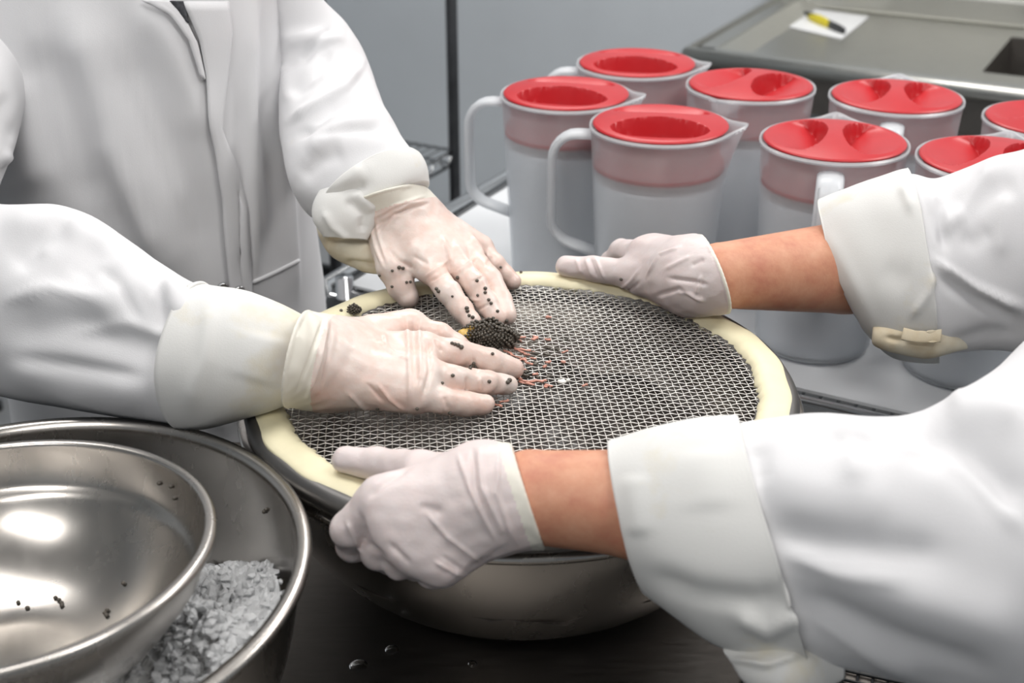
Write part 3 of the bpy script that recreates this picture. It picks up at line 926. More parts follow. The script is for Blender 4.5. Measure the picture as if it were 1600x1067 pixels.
def end_normal(C1, px, py, nx, ny):
    d = (C1[1] - CAM[1]) * cp - (C1[2] - CAM[2]) * sp
    v = atd(px + nx, py + ny, d) - atd(px, py, d); return v / np.linalg.norm(v)
for h_, q, band in ((HA, (604, 304, -32, -98), .016), (HB, (466, 560, -133, -26), .020), (HC, (1119, 431, 112, -35), .003), (HD, (822, 776, 160, -52), .009)):
    h_['endn'] = end_normal(h_['cuff'][1], *q); h_['band'] = band

# ------------------------------------------------------------------ worker behind the sieve (left)
PA = tag(empty('person', (-.42, 1.42, 0)), 'worker in a white lab coat at left, pressing roe with both gloved hands', 'person')
PAW = np.array(PA.location)
def parented(o, par):
    """keep world coordinates while hanging under a thing"""
    o.parent = par
    inv = Vector((0, 0, 0))
    p = par
    while p is not None:
        inv += Vector(p.location); p = p.parent
    o.location = -inv if o.location.length == 0 else Vector(o.location) - inv
    return o
def limb_body(name, prims, arms, lo, hi, mat, par, h=.006, k=.03):
    def f(P):
        D = None
        for (a, b, ra, rb) in prims:
            d = rcone(P, np.asarray(a, float), np.asarray(b, float), ra, rb); D = d if D is None else smin(D, d, k)
        for pts, rad in arms:
            D = smin(D, chain(P, [np.asarray(q, float) for q in pts], rad, .003), .02)
        return D
    V, Q = surface_nets(f, lo, hi, h)
    return parented(mesh_obj(name, V, Q, mat, None), par)

wA, wB = HA['cuff'][1], HB['cuff'][1]
elA = atd(510, 125, 1.425); elB = atd(-95, 400, 1.20)
shA = atd(425, -105, 1.39); shB = np.array([-.60, 1.43, 1.44])
# coat torso: oval rings from the hem up
zs = np.array([.55, .75, .90, 1.00, 1.10, 1.20, 1.30, 1.40, 1.47, 1.515])
cx = np.array([-.425, -.425, -.424, -.424, -.428, -.436, -.442, -.44, -.435, -.43])
cy = np.array([1.455, 1.45, 1.44, 1.435, 1.435, 1.44, 1.445, 1.45, 1.455, 1.455])
rx = np.array([.225, .205, .195, .190, .188, .190, .196, .195, .150, .09])
ry = np.array([.185, .175, .170, .168, .170, .172, .168, .150, .11, .085])
tz = np.linspace(.55, 1.515, 130); nth = 200
th = np.linspace(0, 2 * math.pi, nth, endpoint=False)
V = np.empty((len(tz), nth, 3))
def spl(y): 
    # smooth interpolation
    k = np.interp(tz, zs, y); ker = np.hanning(15); ker /= ker.sum(); kp_ = np.pad(k, 7, mode='edge'); return np.convolve(kp_, ker, 'valid')
CXs, CYs, RXs, RYs = spl(cx), spl(cy), spl(rx), spl(ry)
ce, se = np.cos(th), np.sin(th)
V[..., 0] = CXs[:, None] + RXs[:, None] * np.sign(ce) * np.abs(ce) ** .85
V[..., 1] = CYs[:, None] + RYs[:, None] * np.sign(se) * np.abs(se) ** .85
V[..., 2] = tz[:, None]
i = np.arange(len(tz) - 1)[:, None] * nth; k = np.arange(nth)[None]; k2 = (k + 1) % nth
Q = np.stack([i + k, i + k2, i + nth + k2, i + nth + k], -1).reshape(-1, 4)
torso_folds = [([(105, 20), (150, 140), (205, 300), (250, 420)], 8, .003), ([(170, 40), (215, 140), (262, 250), (300, 350)], 7, .0025), ([(45, 20), (80, 150), (120, 280)], 8, .003), ([(130, 180), (180, 300), (215, 380)], 7, -.0025), ([(405, 60), (400, 250), (408, 420)], 4, -.003), ([(448, 200), (458, 380), (466, 470)], 5, .003),
    ([(100, 0), (150, 110), (200, 250), (260, 380), (300, 470)], 38, .010), ([(60, 60), (110, 220), (150, 330)], 30, -.007),
    ([(190, 60), (240, 180), (300, 300), (330, 420)], 30, -.006), ([(215, 0), (260, 60), (300, 150), (320, 220)], 24, .007),
    ([(395, 0), (392, 150), (400, 300), (395, 480)], 15, .008), ([(412, 0), (412, 170), (425, 320)], 9, -.007),
    ([(430, 60), (440, 250), (455, 450)], 12, .006), ([(370, 120), (372, 300), (378, 470)], 10, -.005),
    ([(20, 120), (60, 300)], 30, .008), ([(150, 200), (215, 340), (250, 400)], 20, .005), ([(330, 560), (350, 680)], 20, .006)]
coat = cloth('lab_coat', V.reshape(-1, 3), Q, M['coat'], None, torso_folds, .0018, 22, 3, .0025)
bt = bvh_of(coat)
coat.parent = PA; coat.location = -Vector(PAW)
def strip(name, left, right, b, mat, lift=.004, thick=.004, n=40, m=9):
    """a cloth strip sewn on the coat between two edge lines"""
    def res(poly):
        poly = np.array(poly, float); seg = np.r_[0, np.cumsum(np.linalg.norm(np.diff(poly, axis=0), axis=1))]
        s = np.linspace(0, seg[-1], n); return np.stack([np.interp(s, seg, poly[:, 0]), np.interp(s, seg, poly[:, 1])], 1)
    Lp, Rp = res(left), res(right); V = []; last = None
    for i in range(n):
        for j in range(m):
            q = Lp[i] + (Rp[i] - Lp[i]) * j / (m - 1)
            p, nn = on_surface(b, *q)
            if p is None: p, nn = last
            last = (p, nn)
            e = min(j, m - 1 - j) / (m - 1)
            V.append(p + nn * (lift * (1 if j < m - 1 else .3) + .0015 * min(1, e * 5)))
    F = [(i * m + j, i * m + j + 1, (i + 1) * m + j + 1, (i + 1) * m + j) for i in range(n - 1) for j in range(m - 1)]
    o = mesh_obj(name, V, F, mat, None)
    so = o.modifiers.new('t', 'SOLIDIFY'); so.thickness = thick; so.offset = 0
    return o
pl = strip('placket', [(283, 2), (308, 60), (318, 120), (322, 190), (334, 240), (345, 310), (352, 400), (360, 480), (372, 640)], [(354, 2), (360, 50), (352, 130), (342, 200), (362, 250), (386, 320), (392, 420), (392, 480), (396, 640)], bt, M['coat'], .005, .004)
pl.parent = coat
lp = strip('lapel', [(222, 2), (262, 22), (292, 62), (310, 120)], [(268, 2), (288, 30), (306, 70), (316, 125)], bt, M['coat'], .004, .003, 24)
lp.parent = coat
sh = strip('shirt', [(262, 2), (276, 16), (288, 34)], [(290, 2), (291, 16), (292, 36)], bt, M['shirt'], .0052, .002, 14, 5)
sh.parent = PA; sh.location = -Vector(PAW)
for (x, y) in ((347, 448), (367, 452)):
    p, nn = on_surface(bt, x, y)
    mb = MB(); mb.lathe([(.0001, .0040), (.0030, .0042), (.0042, .0036), (.0056, .0044), (.0064, .0030), (.0064, .0)], 18)
    s_ = mb.build('snap_fastener', M['chrome'], coat); s_.location = p + nn * (.0035 if x < 355 else .008); s_.rotation_euler = Vector(nn).to_track_quat('Z', 'Y').to_euler()
pk = strip('pocket_seam', [(394, 438), (430, 422), (466, 404)], [(396, 444), (432, 428), (467, 410)], bt, M['coat'], .0006, .0012, 24, 4)
pk.parent = coat

def sleeve(name, rings, folds, par, cuff_t, seed, nth=120, nt=150, t0=0.0, mat=None, amp=.0018, freq=32):
    T = Tube(rings)
    V, Q = T.grid(np.linspace(t0, T.n - 1, nt), nth)
    o = cloth(name, V, Q, mat or M['coat'], None, folds, amp, freq, seed, .002)
    o.parent = par
    return T, o
def cuff(T, t1, folds, par, seed, off=.006, nth=130, name='cuff', mat=None, t0=0.0):
    t = np.r_[t0 + .10, t0 + .04, t0 + .0, t0 - .0, np.linspace(t0 + .02, t1, 46), t1, t1 - .03]
    of = np.r_[-.004, -.003, -.001, .003, np.full(46, off), off - .0025, .0005]
    of[4:50] += .0015 * np.sin(np.linspace(0, math.pi, 46))
    V, Q = T.grid(t, nth, of)
    N = vnormals(V, Q); c0 = V.mean(0)
    o = cloth(name, V, Q, mat or M['cuff'], None, folds, .0012, 38, seed, .0015)
    o.parent = par
    return o

# near arm (his right): cuff at the glove, out past the left edge, then up to the shoulder
ringsB = [((500, 514), (486, 612), 1.068, .85), ((400, 470), (368, 648), 1.070, .82), ((312, 447), (284, 660), 1.078, .78), ((232, 400), (196, 652), 1.10, .78), ((110, 328), (84, 634), 1.14, .75),
          ((0, 318), (-22, 606), 1.16, .72), ((-62, 292), (-190, 560), 1.19, .72), ((8, 230), (-235, 330), 1.25, .66), ((38, 120), (-225, 160), 1.30, .66), ((22, 0), (-215, 10), 1.34, .66), ((-20, -150), (-190, -130), 1.38, .66), ((-30, -240), (-130, -170), 1.41, .7)]
foldsB = [([(10, 470), (80, 450), (160, 470)], 8, .0035), ([(60, 400), (90, 370), (130, 350)], 7, .004), ([(215, 405), (235, 440), (240, 480)], 7, .0035), ([(110, 520), (200, 505), (280, 530)], 10, .003), ([(20, 560), (110, 570), (220, 590)], 10, -.0035), ([(160, 420), (190, 450), (215, 500)], 8, -.003),([(0, 350), (90, 345), (160, 372), (215, 430)], 22, .006), ([(20, 420), (60, 380), (110, 352)], 18, -.007), ([(120, 440), (150, 400), (200, 390)], 16, -.005),
          ([(140, 480), (220, 440), (300, 470)], 22, .006), ([(0, 520), (120, 510), (220, 540), (290, 560)], 34, -.007), ([(230, 420), (248, 470), (255, 520)], 13, -.006), ([(265, 440), (275, 490)], 12, .004),
          ([(0, 575), (120, 610), (240, 620)], 26, .005), ([(30, 450), (130, 470), (200, 500)], 22, .004), ([(0, 240), (36, 262), (50, 250)], 10, .006), ([(0, 150), (28, 220)], 14, -.006), ([(0, 265), (40, 300), (66, 322)], 12, -.006)]
TB, sl = sleeve('sleeve', ringsB, foldsB, coat, 2.0, 5, t0=.0)
cuff(TB, 2.0, [([(330, 470), (320, 560), (290, 640)], 14, .003), ([(420, 520), (400, 600)], 40, .003)], coat, 6, .005)
# far arm (his left): from the wrist up over the elbow to the shoulder
ringsA = [((661, 291), (556, 347), 1.302, .88), ((648, 250), (512, 345), 1.305, .85), ((620, 205), (468, 322), 1.325, .85), ((592, 158), (450, 250), 1.365, .84), ((578, 95), (438, 170), 1.42, .82), ((545, 40), (428, 90), 1.425, .82), ((498, -10), (416, 20), 1.41, .82), ((480, -110), (380, -80), 1.39, .82), ((448, -215), (365, -150), 1.41, .8)]
foldsA = [([(470, 200), (515, 185), (560, 165)], 5, .004), ([(480, 130), (520, 110), (555, 100)], 6, .004), ([(470, 100), (500, 60), (520, 40)], 7, -.004), ([(500, 215), (550, 205), (590, 205)], 6, -.003),([(455, 190), (500, 165), (540, 140), (565, 105)], 11, .008, 1), ([(460, 215), (520, 172), (570, 150)], 9, -.008), ([(480, 240), (540, 195), (596, 185)], 14, .006), ([(440, 60), (480, 60), (540, 65)], 14, .006),
          ([(450, 150), (490, 120), (520, 80)], 12, -.006), ([(520, 230), (560, 220), (610, 225)], 16, .003), ([(470, 280), (500, 250), (540, 240)], 14, -.004), ([(445, 100), (450, 160)], 10, .004)]
TA, sl = sleeve('sleeve', ringsA, foldsA, coat, 1.5, 8, nt=170)
cuff(TA, 1.05, [([(520, 330), (545, 300), (575, 290)], 9, -.005), ([(500, 300), (530, 285), (570, 262)], 12, .004)], coat, 9, .007)
# loose turned-back end of that cuff hanging below the wrist
FL = Tube([((592, 345), (493, 345), 1.296, .62), ((592, 385), (499, 372), 1.296, .66), ((594, 412), (520, 404), 1.296, .62), ((594, 428), (566, 424), 1.296, .5)])
V, Q = FL.grid(np.linspace(0, 3, 50), 90)
o = cloth('cuff_lining', V, Q, M['lining'], None, [([(508, 380), (540, 372), (590, 375)], 7, -.006), ([(540, 410), (590, 414)], 5, -.004), ([(505, 365), (560, 362), (592, 366)], 6, .003)], .001, 50, 12, .002)
o.parent = coat
FL2 = Tube([((600, 288), (498, 300), 1.280, .5), ((596, 320), (489, 322), 1.278, .60), ((585, 350), (490, 345), 1.276, .60), ((572, 374), (506, 370), 1.276, .50)])
V, Q = FL2.grid(np.linspace(0, 3, 50), 90)
o = cloth('cuff_fold', V, Q, M['cuff'], None, [([(505, 330), (520, 355), (545, 375)], 6, .003), ([(540, 310), (570, 335), (568, 365)], 9, -.005), ([(555, 300), (585, 330)], 9, .004)], .0012, 50, 13, .002)
o.parent = coat

def tube_arm(T, ts, rmax=.038, f=.72):
    c, u, kk = T._cr(T.c, np.array(ts, float)), T._cr(T.u, np.array(ts, float)), T._cr(T.k, np.array(ts, float))
    return list(c), [min(rmax, f * np.linalg.norm(q) * min(1, k_)) for q, k_ in zip(u, kk)]
ca, ra = tube_arm(TA, [8, 7, 6, 5, 4, 3, 2, 1, .4], .036); cb, rb_ = tube_arm(TB, [11, 10, 9, 8, 7, 6, 5, 4, 3, 2, 1, .4], .038)
limb_body('body', [((-.42, 1.46, .80), (-.42, 1.47, 1.15), .115, .12), ((-.42, 1.47, 1.15), (-.43, 1.46, 1.38), .12, .09), ((-.43, 1.46, 1.42), (-.43, 1.45, 1.56), .06, .055),
                   ((-.40, 1.46, 1.34), ca[0], .05, .028), ((-.48, 1.46, 1.34), cb[0], .05, .028), ((-.49, 1.46, .80), (-.49, 1.46, .45), .09, .075), ((-.35, 1.46, .80), (-.35, 1.46, .45), .09, .075)],
          [(ca + [wA, HA['wrist'], HA['fingers'][1][0][0]], ra + [.0275, .016, .007]), (cb + [wB, HB['wrist'], HB['fingers'][1][0][0]], rb_ + [.030, .018, .008])],
          (-.80, .90, .34), (.02, 1.66, 1.66), M['skin'], PA, .006, .03)

gA = build_glove(HA, M['glove_warm'], None, [
    ([(585, 330), (592, 370), (605, 410)], 3, .0016), ([(578, 345), (586, 385), (600, 420)], 3, .0014), ([(600, 345), (640, 318), (668, 314)], 3, .0016), ([(576, 345), (615, 322), (664, 306)], 2.5, .0012), ([(582, 356), (618, 334), (670, 318)], 2.5, -.0012), ([(590, 362), (615, 335), (650, 322)], 3, -.0016),
    ([(665, 432), (690, 415), (700, 405)], 3, .0012), ([(672, 440), (700, 424)], 2.5, -.0012), ([(715, 425), (735, 412), (745, 400)], 3, .0012), ([(712, 380), (725, 400), (742, 420)], 4, .0016),
    ([(735, 365), (750, 385), (765, 405)], 3, .0014), ([(740, 440), (755, 432)], 3, -.0014), ([(725, 465), (750, 470)], 2.5, .001), ([(745, 485), (765, 475)], 2.5, -.001),
    ([(692, 372), (702, 395), (705, 412)], 4, .0016), ([(760, 415), (768, 400)], 2.5, -.0012), ([(645, 400), (668, 412)], 4, -.0012), ([(610, 392), (622, 405), (645, 420)], 4, -.0025)], 21)
gB = build_glove(HB, M['glove_warm'], None, [
    ([(512, 500), (500, 560), (480, 620)], 4, .0022), ([(505, 500), (485, 560), (465, 610)], 3, -.0020), ([(518, 510), (512, 560), (500, 610)], 3, -.0014),
    ([(635, 495), (638, 540), (640, 590), (640, 630)], 4, .0018), ([(655, 500), (656, 540), (658, 590)], 3.5, .0016), ([(646, 500), (648, 560), (650, 600)], 3, -.0016), ([(595, 535), (615, 552), (640, 562)], 3, .0014),
    ([(590, 600), (610, 625), (630, 640)], 3, .0014), ([(545, 615), (565, 635), (578, 642)], 3, .0014), ([(575, 600), (600, 628)], 3, -.0012), ([(600, 520), (605, 545)], 3, .0012),
    ([(680, 530), (690, 550)], 3, -.0012), ([(740, 560), (745, 580)], 3, -.0014), ([(730, 590), (728, 612)], 3, -.0014), ([(750, 590), (752, 610)], 2.5, .001), ([(695, 620), (700, 640)], 3, -.0012), ([(668, 535), (672, 580), (662, 620)], 4, -.002)], 22)
for g in (gA, gB): g.parent = PA; g.location = -Vector(PAW)

# ------------------------------------------------------------------ worker at right
PB = tag(empty('person', (.78, 1.02, 0)), 'worker at right in a rolled-sleeve white coat holding the sieve rim with both hands', 'person')
PBW = np.array(PB.location)
wC, wD = HC['cuff'][1], HD['cuff'][1]
fC = atd(1320, 418, 1.290); fD = atd(970, 785, .920)
elC = atd(1660, 400, 1.30); elD = atd(1500, 850, .89)
shC = np.array([.80, 1.22, 1.42]); shD = np.array([.80, .82, 1.42])
V = np.empty((len(tz), nth, 3)); 
V[..., 0] = .86 + (RYs * .98)[:, None] * ce; V[..., 1] = 1.02 + (RXs)[:, None] * se; V[..., 2] = tz[:, None]
coat2 = cloth('lab_coat', V.reshape(-1, 3), np.stack([i + k, i + k2, i + nth + k2, i + nth + k], -1).reshape(-1, 4), M['coat'], None, (), .004, 20, 33, .0025)
coat2.parent = PB; coat2.location = -Vector(PBW)
ringsC = [((1281, 322), (1352, 508), 1.288, .74), ((1345, 298), (1395, 545), 1.276, .72), ((1418, 272), (1462, 556), 1.266, .70), ((1468, 278), (1535, 552), 1.258, .68), ((1540, 248), (1590, 556), 1.250, .68), ((1620, 225), (1660, 580), 1.245, .70), ((1740, 140), (1760, 560), 1.24, .75), ((1840, -40), (1960, 330), 1.24, .8), ((1860, -180), (2060, -60), 1.22, .8), ((2010, -290), (2130, -150), 1.21, .8)]
foldsC = [([(1450, 300), (1470, 330), (1480, 350), (1500, 335), (1560, 250)], 13, .007), ([(1465, 310), (1472, 360), (1478, 390)], 9, -.007), ([(1460, 405), (1520, 445), (1600, 480)], 12, .009, -1), ([(1470, 430), (1530, 470), (1600, 510)], 12, -.006),
          ([(1500, 370), (1520, 380), (1550, 360)], 14, -.004), ([(1490, 330), (1540, 300), (1590, 285)], 20, -.005), ([(1570, 300), (1560, 400)], 14, .004), ([(1480, 540), (1540, 520), (1600, 520)], 12, -.004)]
TC, sl = sleeve('sleeve', ringsC, foldsC, coat2, 2.0, 41)
cuff(TC, 2.05, [([(1290, 360), (1330, 430), (1370, 520)], 12, .002), ([(1410, 290), (1425, 330)], 8, .004), ([(1380, 420), (1420, 440)], 22, -.002), ([(1425, 495), (1450, 460), (1462, 420)], 6, .004)], coat2, 42, .007)
FC = Tube([((1362, 500), (1362, 520), 1.244, .8), ((1378, 500), (1364, 540), 1.242, .9), ((1420, 500), (1400, 553), 1.237, .8), ((1470, 508), (1450, 560), 1.237, .8), ((1500, 520), (1500, 549), 1.242, .7), ((1515, 540), (1513, 545), 1.247, .6)])
V, Q = FC.grid(np.linspace(0, 5, 60), 70)
o = cloth('cuff_lining', V, Q, M['lining'], None, [([(1385, 528), (1410, 532), (1425, 512)], 4, -.004), ([(1412, 512), (1440, 518), (1470, 514)], 3, .003)], .0008, 50, 43, .002); o.parent = coat2
hm = Tube([((1412, 512), (1408, 530), 1.218, .25), ((1440, 517), (1438, 536), 1.212, .25), ((1471, 514), (1470, 535), 1.212, .25)])
V, Q = hm.grid(np.linspace(0, 2, 24), 24)
o = cloth('cuff_hem', V, Q, M['lining'], None, (), .0004, 200, 44, .001); o.parent = coat2

ringsD = [((952, 706), (1004, 908), .920, .80), ((1050, 684), (1122, 988), .912, .80), ((1156, 668), (1262, 1022), .905, .80), ((1288, 648), (1398, 1056), .895, .82), ((1430, 640), (1540, 1092), .89, .82), ((1590, 560), (1720, 1120), .90, .82), ((1760, 380), (1960, 860), .95, .8), ((1880, 60), (2180, 330), 1.0, .8), ((1960, -200), (2260, -120), 1.04, .8), ((2080, -340), (2280, -240), 1.08, .8)]
foldsD = [([(1330, 660), (1400, 690), (1470, 700)], 12, .004), ([(1460, 690), (1520, 740), (1600, 830)], 14, .005), ([(1220, 860), (1300, 890), (1420, 900)], 12, .004), ([(1260, 960), (1380, 1040), (1440, 1067)], 12, .004),([(1290, 690), (1380, 680), (1430, 660)], 22, -.008), ([(1420, 675), (1500, 700), (1600, 790)], 34, -.012), ([(1480, 640), (1560, 640), (1600, 660)], 30, .010), ([(1200, 830), (1330, 860), (1480, 870)], 30, -.007),
          ([(1180, 740), (1270, 770), (1400, 790)], 46, .007), ([(1240, 930), (1400, 1010), (1560, 1067)], 34, -.010), ([(1280, 880), (1420, 930), (1600, 980)], 44, .008), ([(1310, 650), (1330, 700), (1340, 760)], 22, .005), ([(1180, 700), (1190, 760)], 20, -.003)]
TD, sl = sleeve('sleeve', ringsD, foldsD, coat2, 2.0, 51)
cuff(TD, 2.0, [([(1010, 900), (1090, 930), (1180, 940), (1230, 930)], 18, -.005), ([(990, 740), (1000, 840)], 22, .003), ([(1150, 960), (1200, 985), (1250, 960)], 14, .005), ([(1100, 700), (1110, 800)], 40, .003)], coat2, 52, .008)
FD = Tube([((1130, 1010), (1140, 1034), .885, .7), ((1170, 1010), (1160, 1068), .88, .8), ((1230, 990), (1210, 1090), .875, .7), ((1275, 1000), (1265, 1085), .88, .6), ((1320, 1040), (1318, 1062), .885, .5)])
V, Q = FD.grid(np.linspace(0, 4, 50), 70)
o = cloth('cuff_fold', V, Q, M['cuff'], None, [([(1145, 1030), (1200, 1038), (1250, 1020)], 5, .004)], .001, 40, 53, .002); o.parent = coat2
cc, rc = tube_arm(TC, [9, 8, 7, 6, 5, 4, 3, 2], .046); cd_, rd_ = tube_arm(TD, [9, 8, 7, 6, 5, 4, 3, 2], .044)
limb_body('body', [((.86, 1.02, .80), (.86, 1.02, 1.15), .12, .12), ((.86, 1.02, 1.15), (.86, 1.02, 1.38), .12, .09), ((.86, 1.02, 1.42), (.84, 1.02, 1.56), .06, .055),
                   ((.86, 1.06, 1.34), cc[0], .05, .03), ((.86, .98, 1.34), cd_[0], .05, .03), ((.86, 1.09, .80), (.86, 1.09, .45), .09, .075), ((.86, .95, .80), (.86, .95, .45), .09, .075)],
          [(cc + [fC, wC, HC['wrist'], HC['fingers'][1][0][0]], rc + [.0465, .0312, .017, .008]), (cd_ + [fD, wD, HD['wrist'], HD['fingers'][1][0][0]], rd_ + [.0375, .0335, .02, .010])],
          (-.10, .62, .34), (1.06, 1.40, 1.70), M['skin'], PB, .005, .03)
gC = build_glove(HC, M['glove_cool'], None, [
    ([(900, 405), (908, 428)], 3, .0010), ([(915, 405), (925, 432)], 3, .0012), ([(922, 403), (933, 434)], 2.5, -.0012), ([(930, 403), (945, 436)], 2.5, .0012), ([(965, 455), (985, 440), (1000, 420)], 3, .0010), ([(975, 462), (1000, 440)], 3, -.0010),
    ([(1010, 432), (1030, 398), (1062, 386)], 2.5, .0016), ([(1040, 420), (1080, 400)], 4, .0016), ([(1045, 435), (1085, 440), (1105, 445)], 4, -.0020), ([(1060, 455), (1100, 470)], 4, .0022), ([(1025, 462), (1060, 452), (1085, 470)], 4, -.002), ([(1080, 415), (1100, 405)], 4, -.0018), ([(1095, 430), (1088, 460)], 3, .0016)], 23)
gD = build_glove(HD, M['glove_cool'], None, [
    ([(715, 710), (735, 765), (775, 845)], 4, .0016), ([(748, 702), (752, 760), (785, 830)], 4, .0018), ([(738, 702), (742, 760), (772, 830)], 4, -.0016), ([(780, 700), (775, 770), (805, 850)], 4, .0016), ([(665, 800), (700, 840), (750, 878)], 3, .0014), ([(680, 878), (720, 900)], 3, .0014), ([(690, 868), (725, 892)], 3, -.0012),
    ([(542, 815), (556, 845), (566, 865)], 3, .0016), ([(560, 800), (575, 850), (600, 872)], 6, -.0022), ([(610, 850), (640, 880)], 5, -.0015), ([(640, 730), (600, 755), (575, 778)], 6, -.0016), ([(655, 790), (690, 800)], 8, -.0012)], 24, .0016)
for g in (gC, gD): g.parent = PB; g.location = -Vector(PBW)

# ------------------------------------------------------------------ roe, tissue and bits
def world_bvh(o, off):
    me = o.data
    return BVHTree.FromPolygons([Vector(v.co) for v in me.vertices], [tuple(p.vertices) for p in me.polygons])
bA, bB, bC = (world_bvh(g, None) for g in (gA, gB, gC))
egg_me = None
EGGS = []
def egg(p, r, label, group):
    global egg_me
    if egg_me is None:
        o = mesh_obj('roe_egg', I2V * np.array([1, 1, .92]), I2F, M['roe']); egg_me = o.data
    else:
        o = bpy.data.objects.new('roe_egg', egg_me); col.objects.link(o)
    o.location = p; o.scale = (r, r, r)
    tag(o, label, 'roe egg', group); EGGS.append(o)
def z1(x, y): return 440 + x * .375, 280 + y * .375
for (x, y, r) in [(410, 400, 6), (461, 381, 6), (489, 368, 8), (505, 371, 7), (461, 447, 6), (520, 430, 6), (535, 428, 6), (735, 410, 8), (648, 457, 8), (656, 467, 8), (712, 488, 5), (815, 425, 7), (848, 456, 8), (848, 473, 7),
                  (863, 503, 7), (873, 517, 7), (684, 535, 8), (771, 538, 9), (774, 550, 8), (782, 569, 7), (796, 576, 8), (935, 588, 8), (818, 484, 6), (912, 366, 5), (899, 551, 7)]:
    px, py = z1(x, y); p, nn = on_surface(bA, px, py)
    if p is not None: egg(p + nn * .0007, r * .375 * np.linalg.norm(p - CAM) / FPX * 1.1, 'tiny dark roe egg stuck to the upper glove of the worker at left', 'roe eggs on the upper glove')
for (x, y, r) in [(713, 818, 8), (668, 850, 7), (878, 728, 7), (864, 843, 8), (948, 838, 10), (941, 846, 9), (735, 692, 9), (748, 700, 10), (722, 688, 8), (710, 684, 7), (798, 768, 8), (790, 778, 9), (805, 780, 7), (785, 790, 7), (700, 972, 8), (565, 955, 7), (400, 955, 7)]:
    px, py = z1(x, y); p, nn = on_surface(bB, px, py)
    if p is not None: egg(p + nn * .0005, r * .375 * np.linalg.norm(p - CAM) / FPX * 1.1, 'tiny dark roe egg stuck to the lower glove of the worker at left', 'roe eggs on the lower glove')
p, nn = on_surface(bC, 971, 436)
if p is not None: egg(p + nn * .0008, .0017, 'single dark roe egg on the glove gripping the far rim', 'roe egg on the far glove')
for (px, py) in ((502, 496), (533, 485), (814, 425), (551, 477)): egg(atz(px, py, SIEVE_Z + .002), .0017, 'dark roe egg lying on the cream sieve rim', 'roe eggs on the cream rim')
bs_ = BVHTree.FromPolygons([small.matrix_basis @ v.co for v in small.data.vertices], [tuple(q.vertices) for q in small.data.polygons])
bi_ = BVHTree.FromPolygons([icebowl.matrix_basis @ v.co for v in icebowl.data.vertices], [tuple(q.vertices) for q in icebowl.data.polygons])
for (x, y) in [(72, 755), (108, 777), (218, 737), (231, 746), (241, 757), (243, 768), (412, 797), (421, 786), (418, 806), (485, 680), (625, 287), (672, 300), (686, 346)]:
    p, nn = on_surface(bs_, x * .4, 640 + y * .4)
    if p is not None: egg(p + nn * .001, .0018, 'dark roe egg left in the smaller empty steel bowl', 'roe eggs in the small bowl')
for (x, y) in [(1036, 398), (1043, 390)]:
    p, nn = on_surface(bi_, x * .4, 640 + y * .4)
    if p is not None: egg(p + nn * .001, .0018, 'dark roe egg on the wall of the bowl of ice', 'roe eggs in the ice bowl')
def clump(name, c, rad, n, r, label, rz=0.0):
    mb = MB(); a = rz; R = np.array([[math.cos(a), -math.sin(a), 0], [math.sin(a), math.cos(a), 0], [0, 0, 1]])
    for q in range(n):
        g = 2 * math.pi * .618034 * q; zz = 1 - 1.6 * (q + .5) / n; s = math.sqrt(max(0, 1 - zz * zz))
        d = np.array([s * math.cos(g), s * math.sin(g), max(zz, -.4)])
        bulge = 1 + .10 * math.sin(d[0] * 7 + 1) + .10 * math.sin(d[1] * 9 + d[2] * 6)
        mb.add(I1V * r * random.uniform(.8, 1.15) + (d * bulge * np.asarray(rad)) @ R.T, I1F)
    mb.add(I2V * np.asarray(rad) * .86 @ R.T, I2F)
    o = mb.build(name, M['roe'], None); o.location = c
    return tag(o, label, 'roe')
clump('roe_clump', Z(764, 526, .010), (.0225, .0150, .0150), 420, .0017, 'dark lump of sturgeon roe between the pressing fingers', -.2)
clump('roe_clump', Z(793, 528, .007), (.010, .008, .008), 110, .0015, 'small dark roe lump at the right end of the big lump', .3)
clump('roe_clump', atz(553, 484, SIEVE_Z + .001), (.0058, .005, .005), 60, .0013, 'small cluster of roe on the far left rim of the sieve')
mb = MB(); mb.add(I2V * np.array([.0068, .0062, .0060]) * (1 + .12 * np.sin(I2V[:, :1] * 5 + I2V[:, 1:2] * 4)), I2F); mb.add(I2V * np.array([.0045, .004, .004]) + np.array([.006, .004, .003]), I2F)
o = mb.build('fat_lump', M['fat']); o.location = Z(727, 522, .013); tag(o, 'yellow lump of fat beside the dark roe', 'fat')
def shred(pts, r, name, mat, label, cat, group):
    P = [Z(x, y, .0012 + random.uniform(0, .001)) for x, y in pts]; Q_ = []
    for a, b in zip(P[:-1], P[1:]):
        for s in (0, .33, .66): Q_.append(a + (b - a) * s + rng.normal(0, .0007, 3) * np.array([1, 1, .3]))
    Q_.append(P[-1])
    mb = MB(); mb.tube(Q_, [r * random.uniform(.5, 1.3) for _ in Q_], 7, flat=1.3)
    tag(mb.build(name, mat), label, cat, group)
z8 = lambda x, y: (700 + x * .1686, 480 + y * .1686)
strands = [[(500, 350), (600, 380), (700, 420)], [(540, 330), (640, 390), (770, 400)], [(520, 400), (600, 440), (680, 470)], [(640, 650), (740, 690), (850, 680), (915, 680)], [(650, 690), (720, 705), (800, 720)], [(690, 480), (740, 520), (790, 530)],
           [(600, 240), (650, 300), (670, 320)], [(1060, 420), (1110, 405)], [(700, 560), (730, 600)], [(380, 870), (430, 900), (500, 920)], [(480, 880), (560, 860)], [(700, 430), (760, 440)], [(880, 720), (920, 740)], [(790, 270), (830, 285)], [(1050, 500), (1090, 510)], [(900, 290), (950, 300)]]
for s in strands: shred([z8(*q) for q in s], .0011, 'tissue_shred', M['tissue'], 'thin pink tissue shred caught on the wire mesh by the roe', 'tissue', 'pink shreds on the wire mesh')
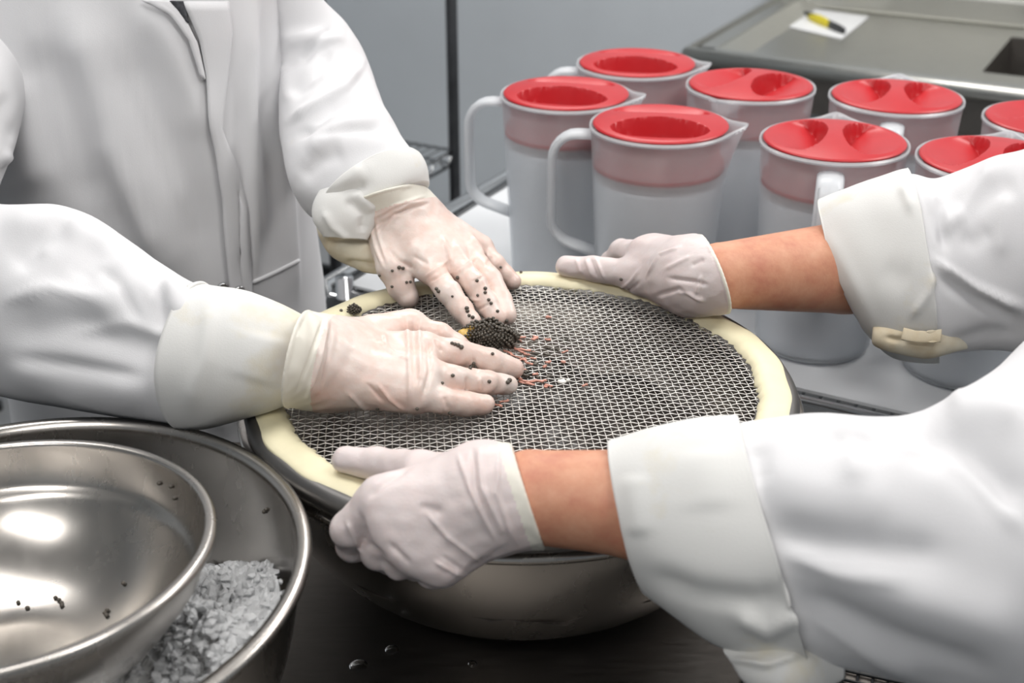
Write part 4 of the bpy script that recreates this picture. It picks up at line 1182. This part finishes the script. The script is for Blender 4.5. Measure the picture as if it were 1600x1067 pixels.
for q in range(26):
    x, y = 830 + random.gauss(0, 28), 560 + random.gauss(0, 34)
    shred([(x, y), (x + random.uniform(4, 12), y + random.uniform(-3, 3))], .0012, 'tissue_shred', M['tissue'] if q % 2 else M['roe'], 'tiny shred caught on the wire mesh right of the roe', 'tissue', 'tiny shreds on the wire mesh')
mb = MB(); mb.add(I2V * np.array([.0042, .0038, .002]) * (1 + .2 * np.sin(I2V[:, :1] * 6)), I2F); mb.add(I2V * .002 + np.array([.005, .002, 0]), I2F)
o = mb.build('white_scrap', M['white_bit']); o.location = Z(879, 596, .001); tag(o, 'small white scrap on the wire mesh right of the fingers', 'scrap')

# each egg and shred gets a label of its own: by finger and place along it, else by its place from the left
ORD = ['first', 'second', 'third', 'fourth', 'fifth', 'sixth', 'seventh', 'eighth', 'ninth', 'tenth', 'eleventh', 'twelfth', 'thirteenth', 'fourteenth', 'fifteenth', 'sixteenth', 'seventeenth', 'eighteenth', 'nineteenth', 'twentieth', 'twenty-first', 'twenty-second', 'twenty-third', 'twenty-fourth', 'twenty-fifth', 'twenty-sixth']
def from_left(objs, text):
    key = lambda o: o['_px']
    for o in objs: 
        P = np.array(o.location) if o.location.length > 0 else np.mean([v.co[:] for v in o.data.vertices], axis=0)
        o['_px'] = float(project(P[None])[0, 0])
    for i_, o in enumerate(sorted(objs, key=key)):
        o['label'] = text % (ORD[i_] + ' from the left'); del o['_px']
for H_, grp, nm in ((HA, 'roe eggs on the upper glove', 'upper'), (HB, 'roe eggs on the lower glove', 'lower')):
    chains = {n_: c_[0] for n_, c_ in zip(('index finger', 'middle finger', 'ring finger', 'little finger'), H_['fingers'])}
    if nm == 'upper': chains['thumb'] = H_['thumb'][0]
    by = {}
    for o in EGGS:
        if o['group'] != grp: continue
        P = np.array(o.location)[None]
        best = min(chains, key=lambda n_: min(rcone(P, a, b, 0, 0)[0] for a, b in zip(chains[n_][:-1], chains[n_][1:])))
        by.setdefault(best, []).append(o)
    for n_, L_ in by.items():
        tip = chains[n_][-1]
        for i_, o in enumerate(sorted(L_, key=lambda o: np.linalg.norm(np.array(o.location) - tip))):
            o['label'] = 'dark roe egg on the %s of the %s pressing glove, %s from the tip' % (n_, nm, ORD[i_])
from_left([o for o in EGGS if o['group'] == 'roe eggs in the small bowl'], 'dark roe egg in the smaller empty steel bowl, %s')
from_left([o for o in EGGS if o['group'] == 'roe eggs on the cream rim'], 'dark roe egg on the cream sieve rim, %s')
from_left([o for o in EGGS if o['group'] == 'roe eggs in the ice bowl'], 'dark roe egg on the wall of the ice bowl, %s')
from_left([o for o in col.objects if o.get('group') == 'pink shreds on the wire mesh'], 'thin pink tissue shred on the wire mesh by the roe, %s')
from_left([o for o in col.objects if o.get('group') == 'tiny shreds on the wire mesh'], 'tiny shred on the wire mesh right of the roe, %s')
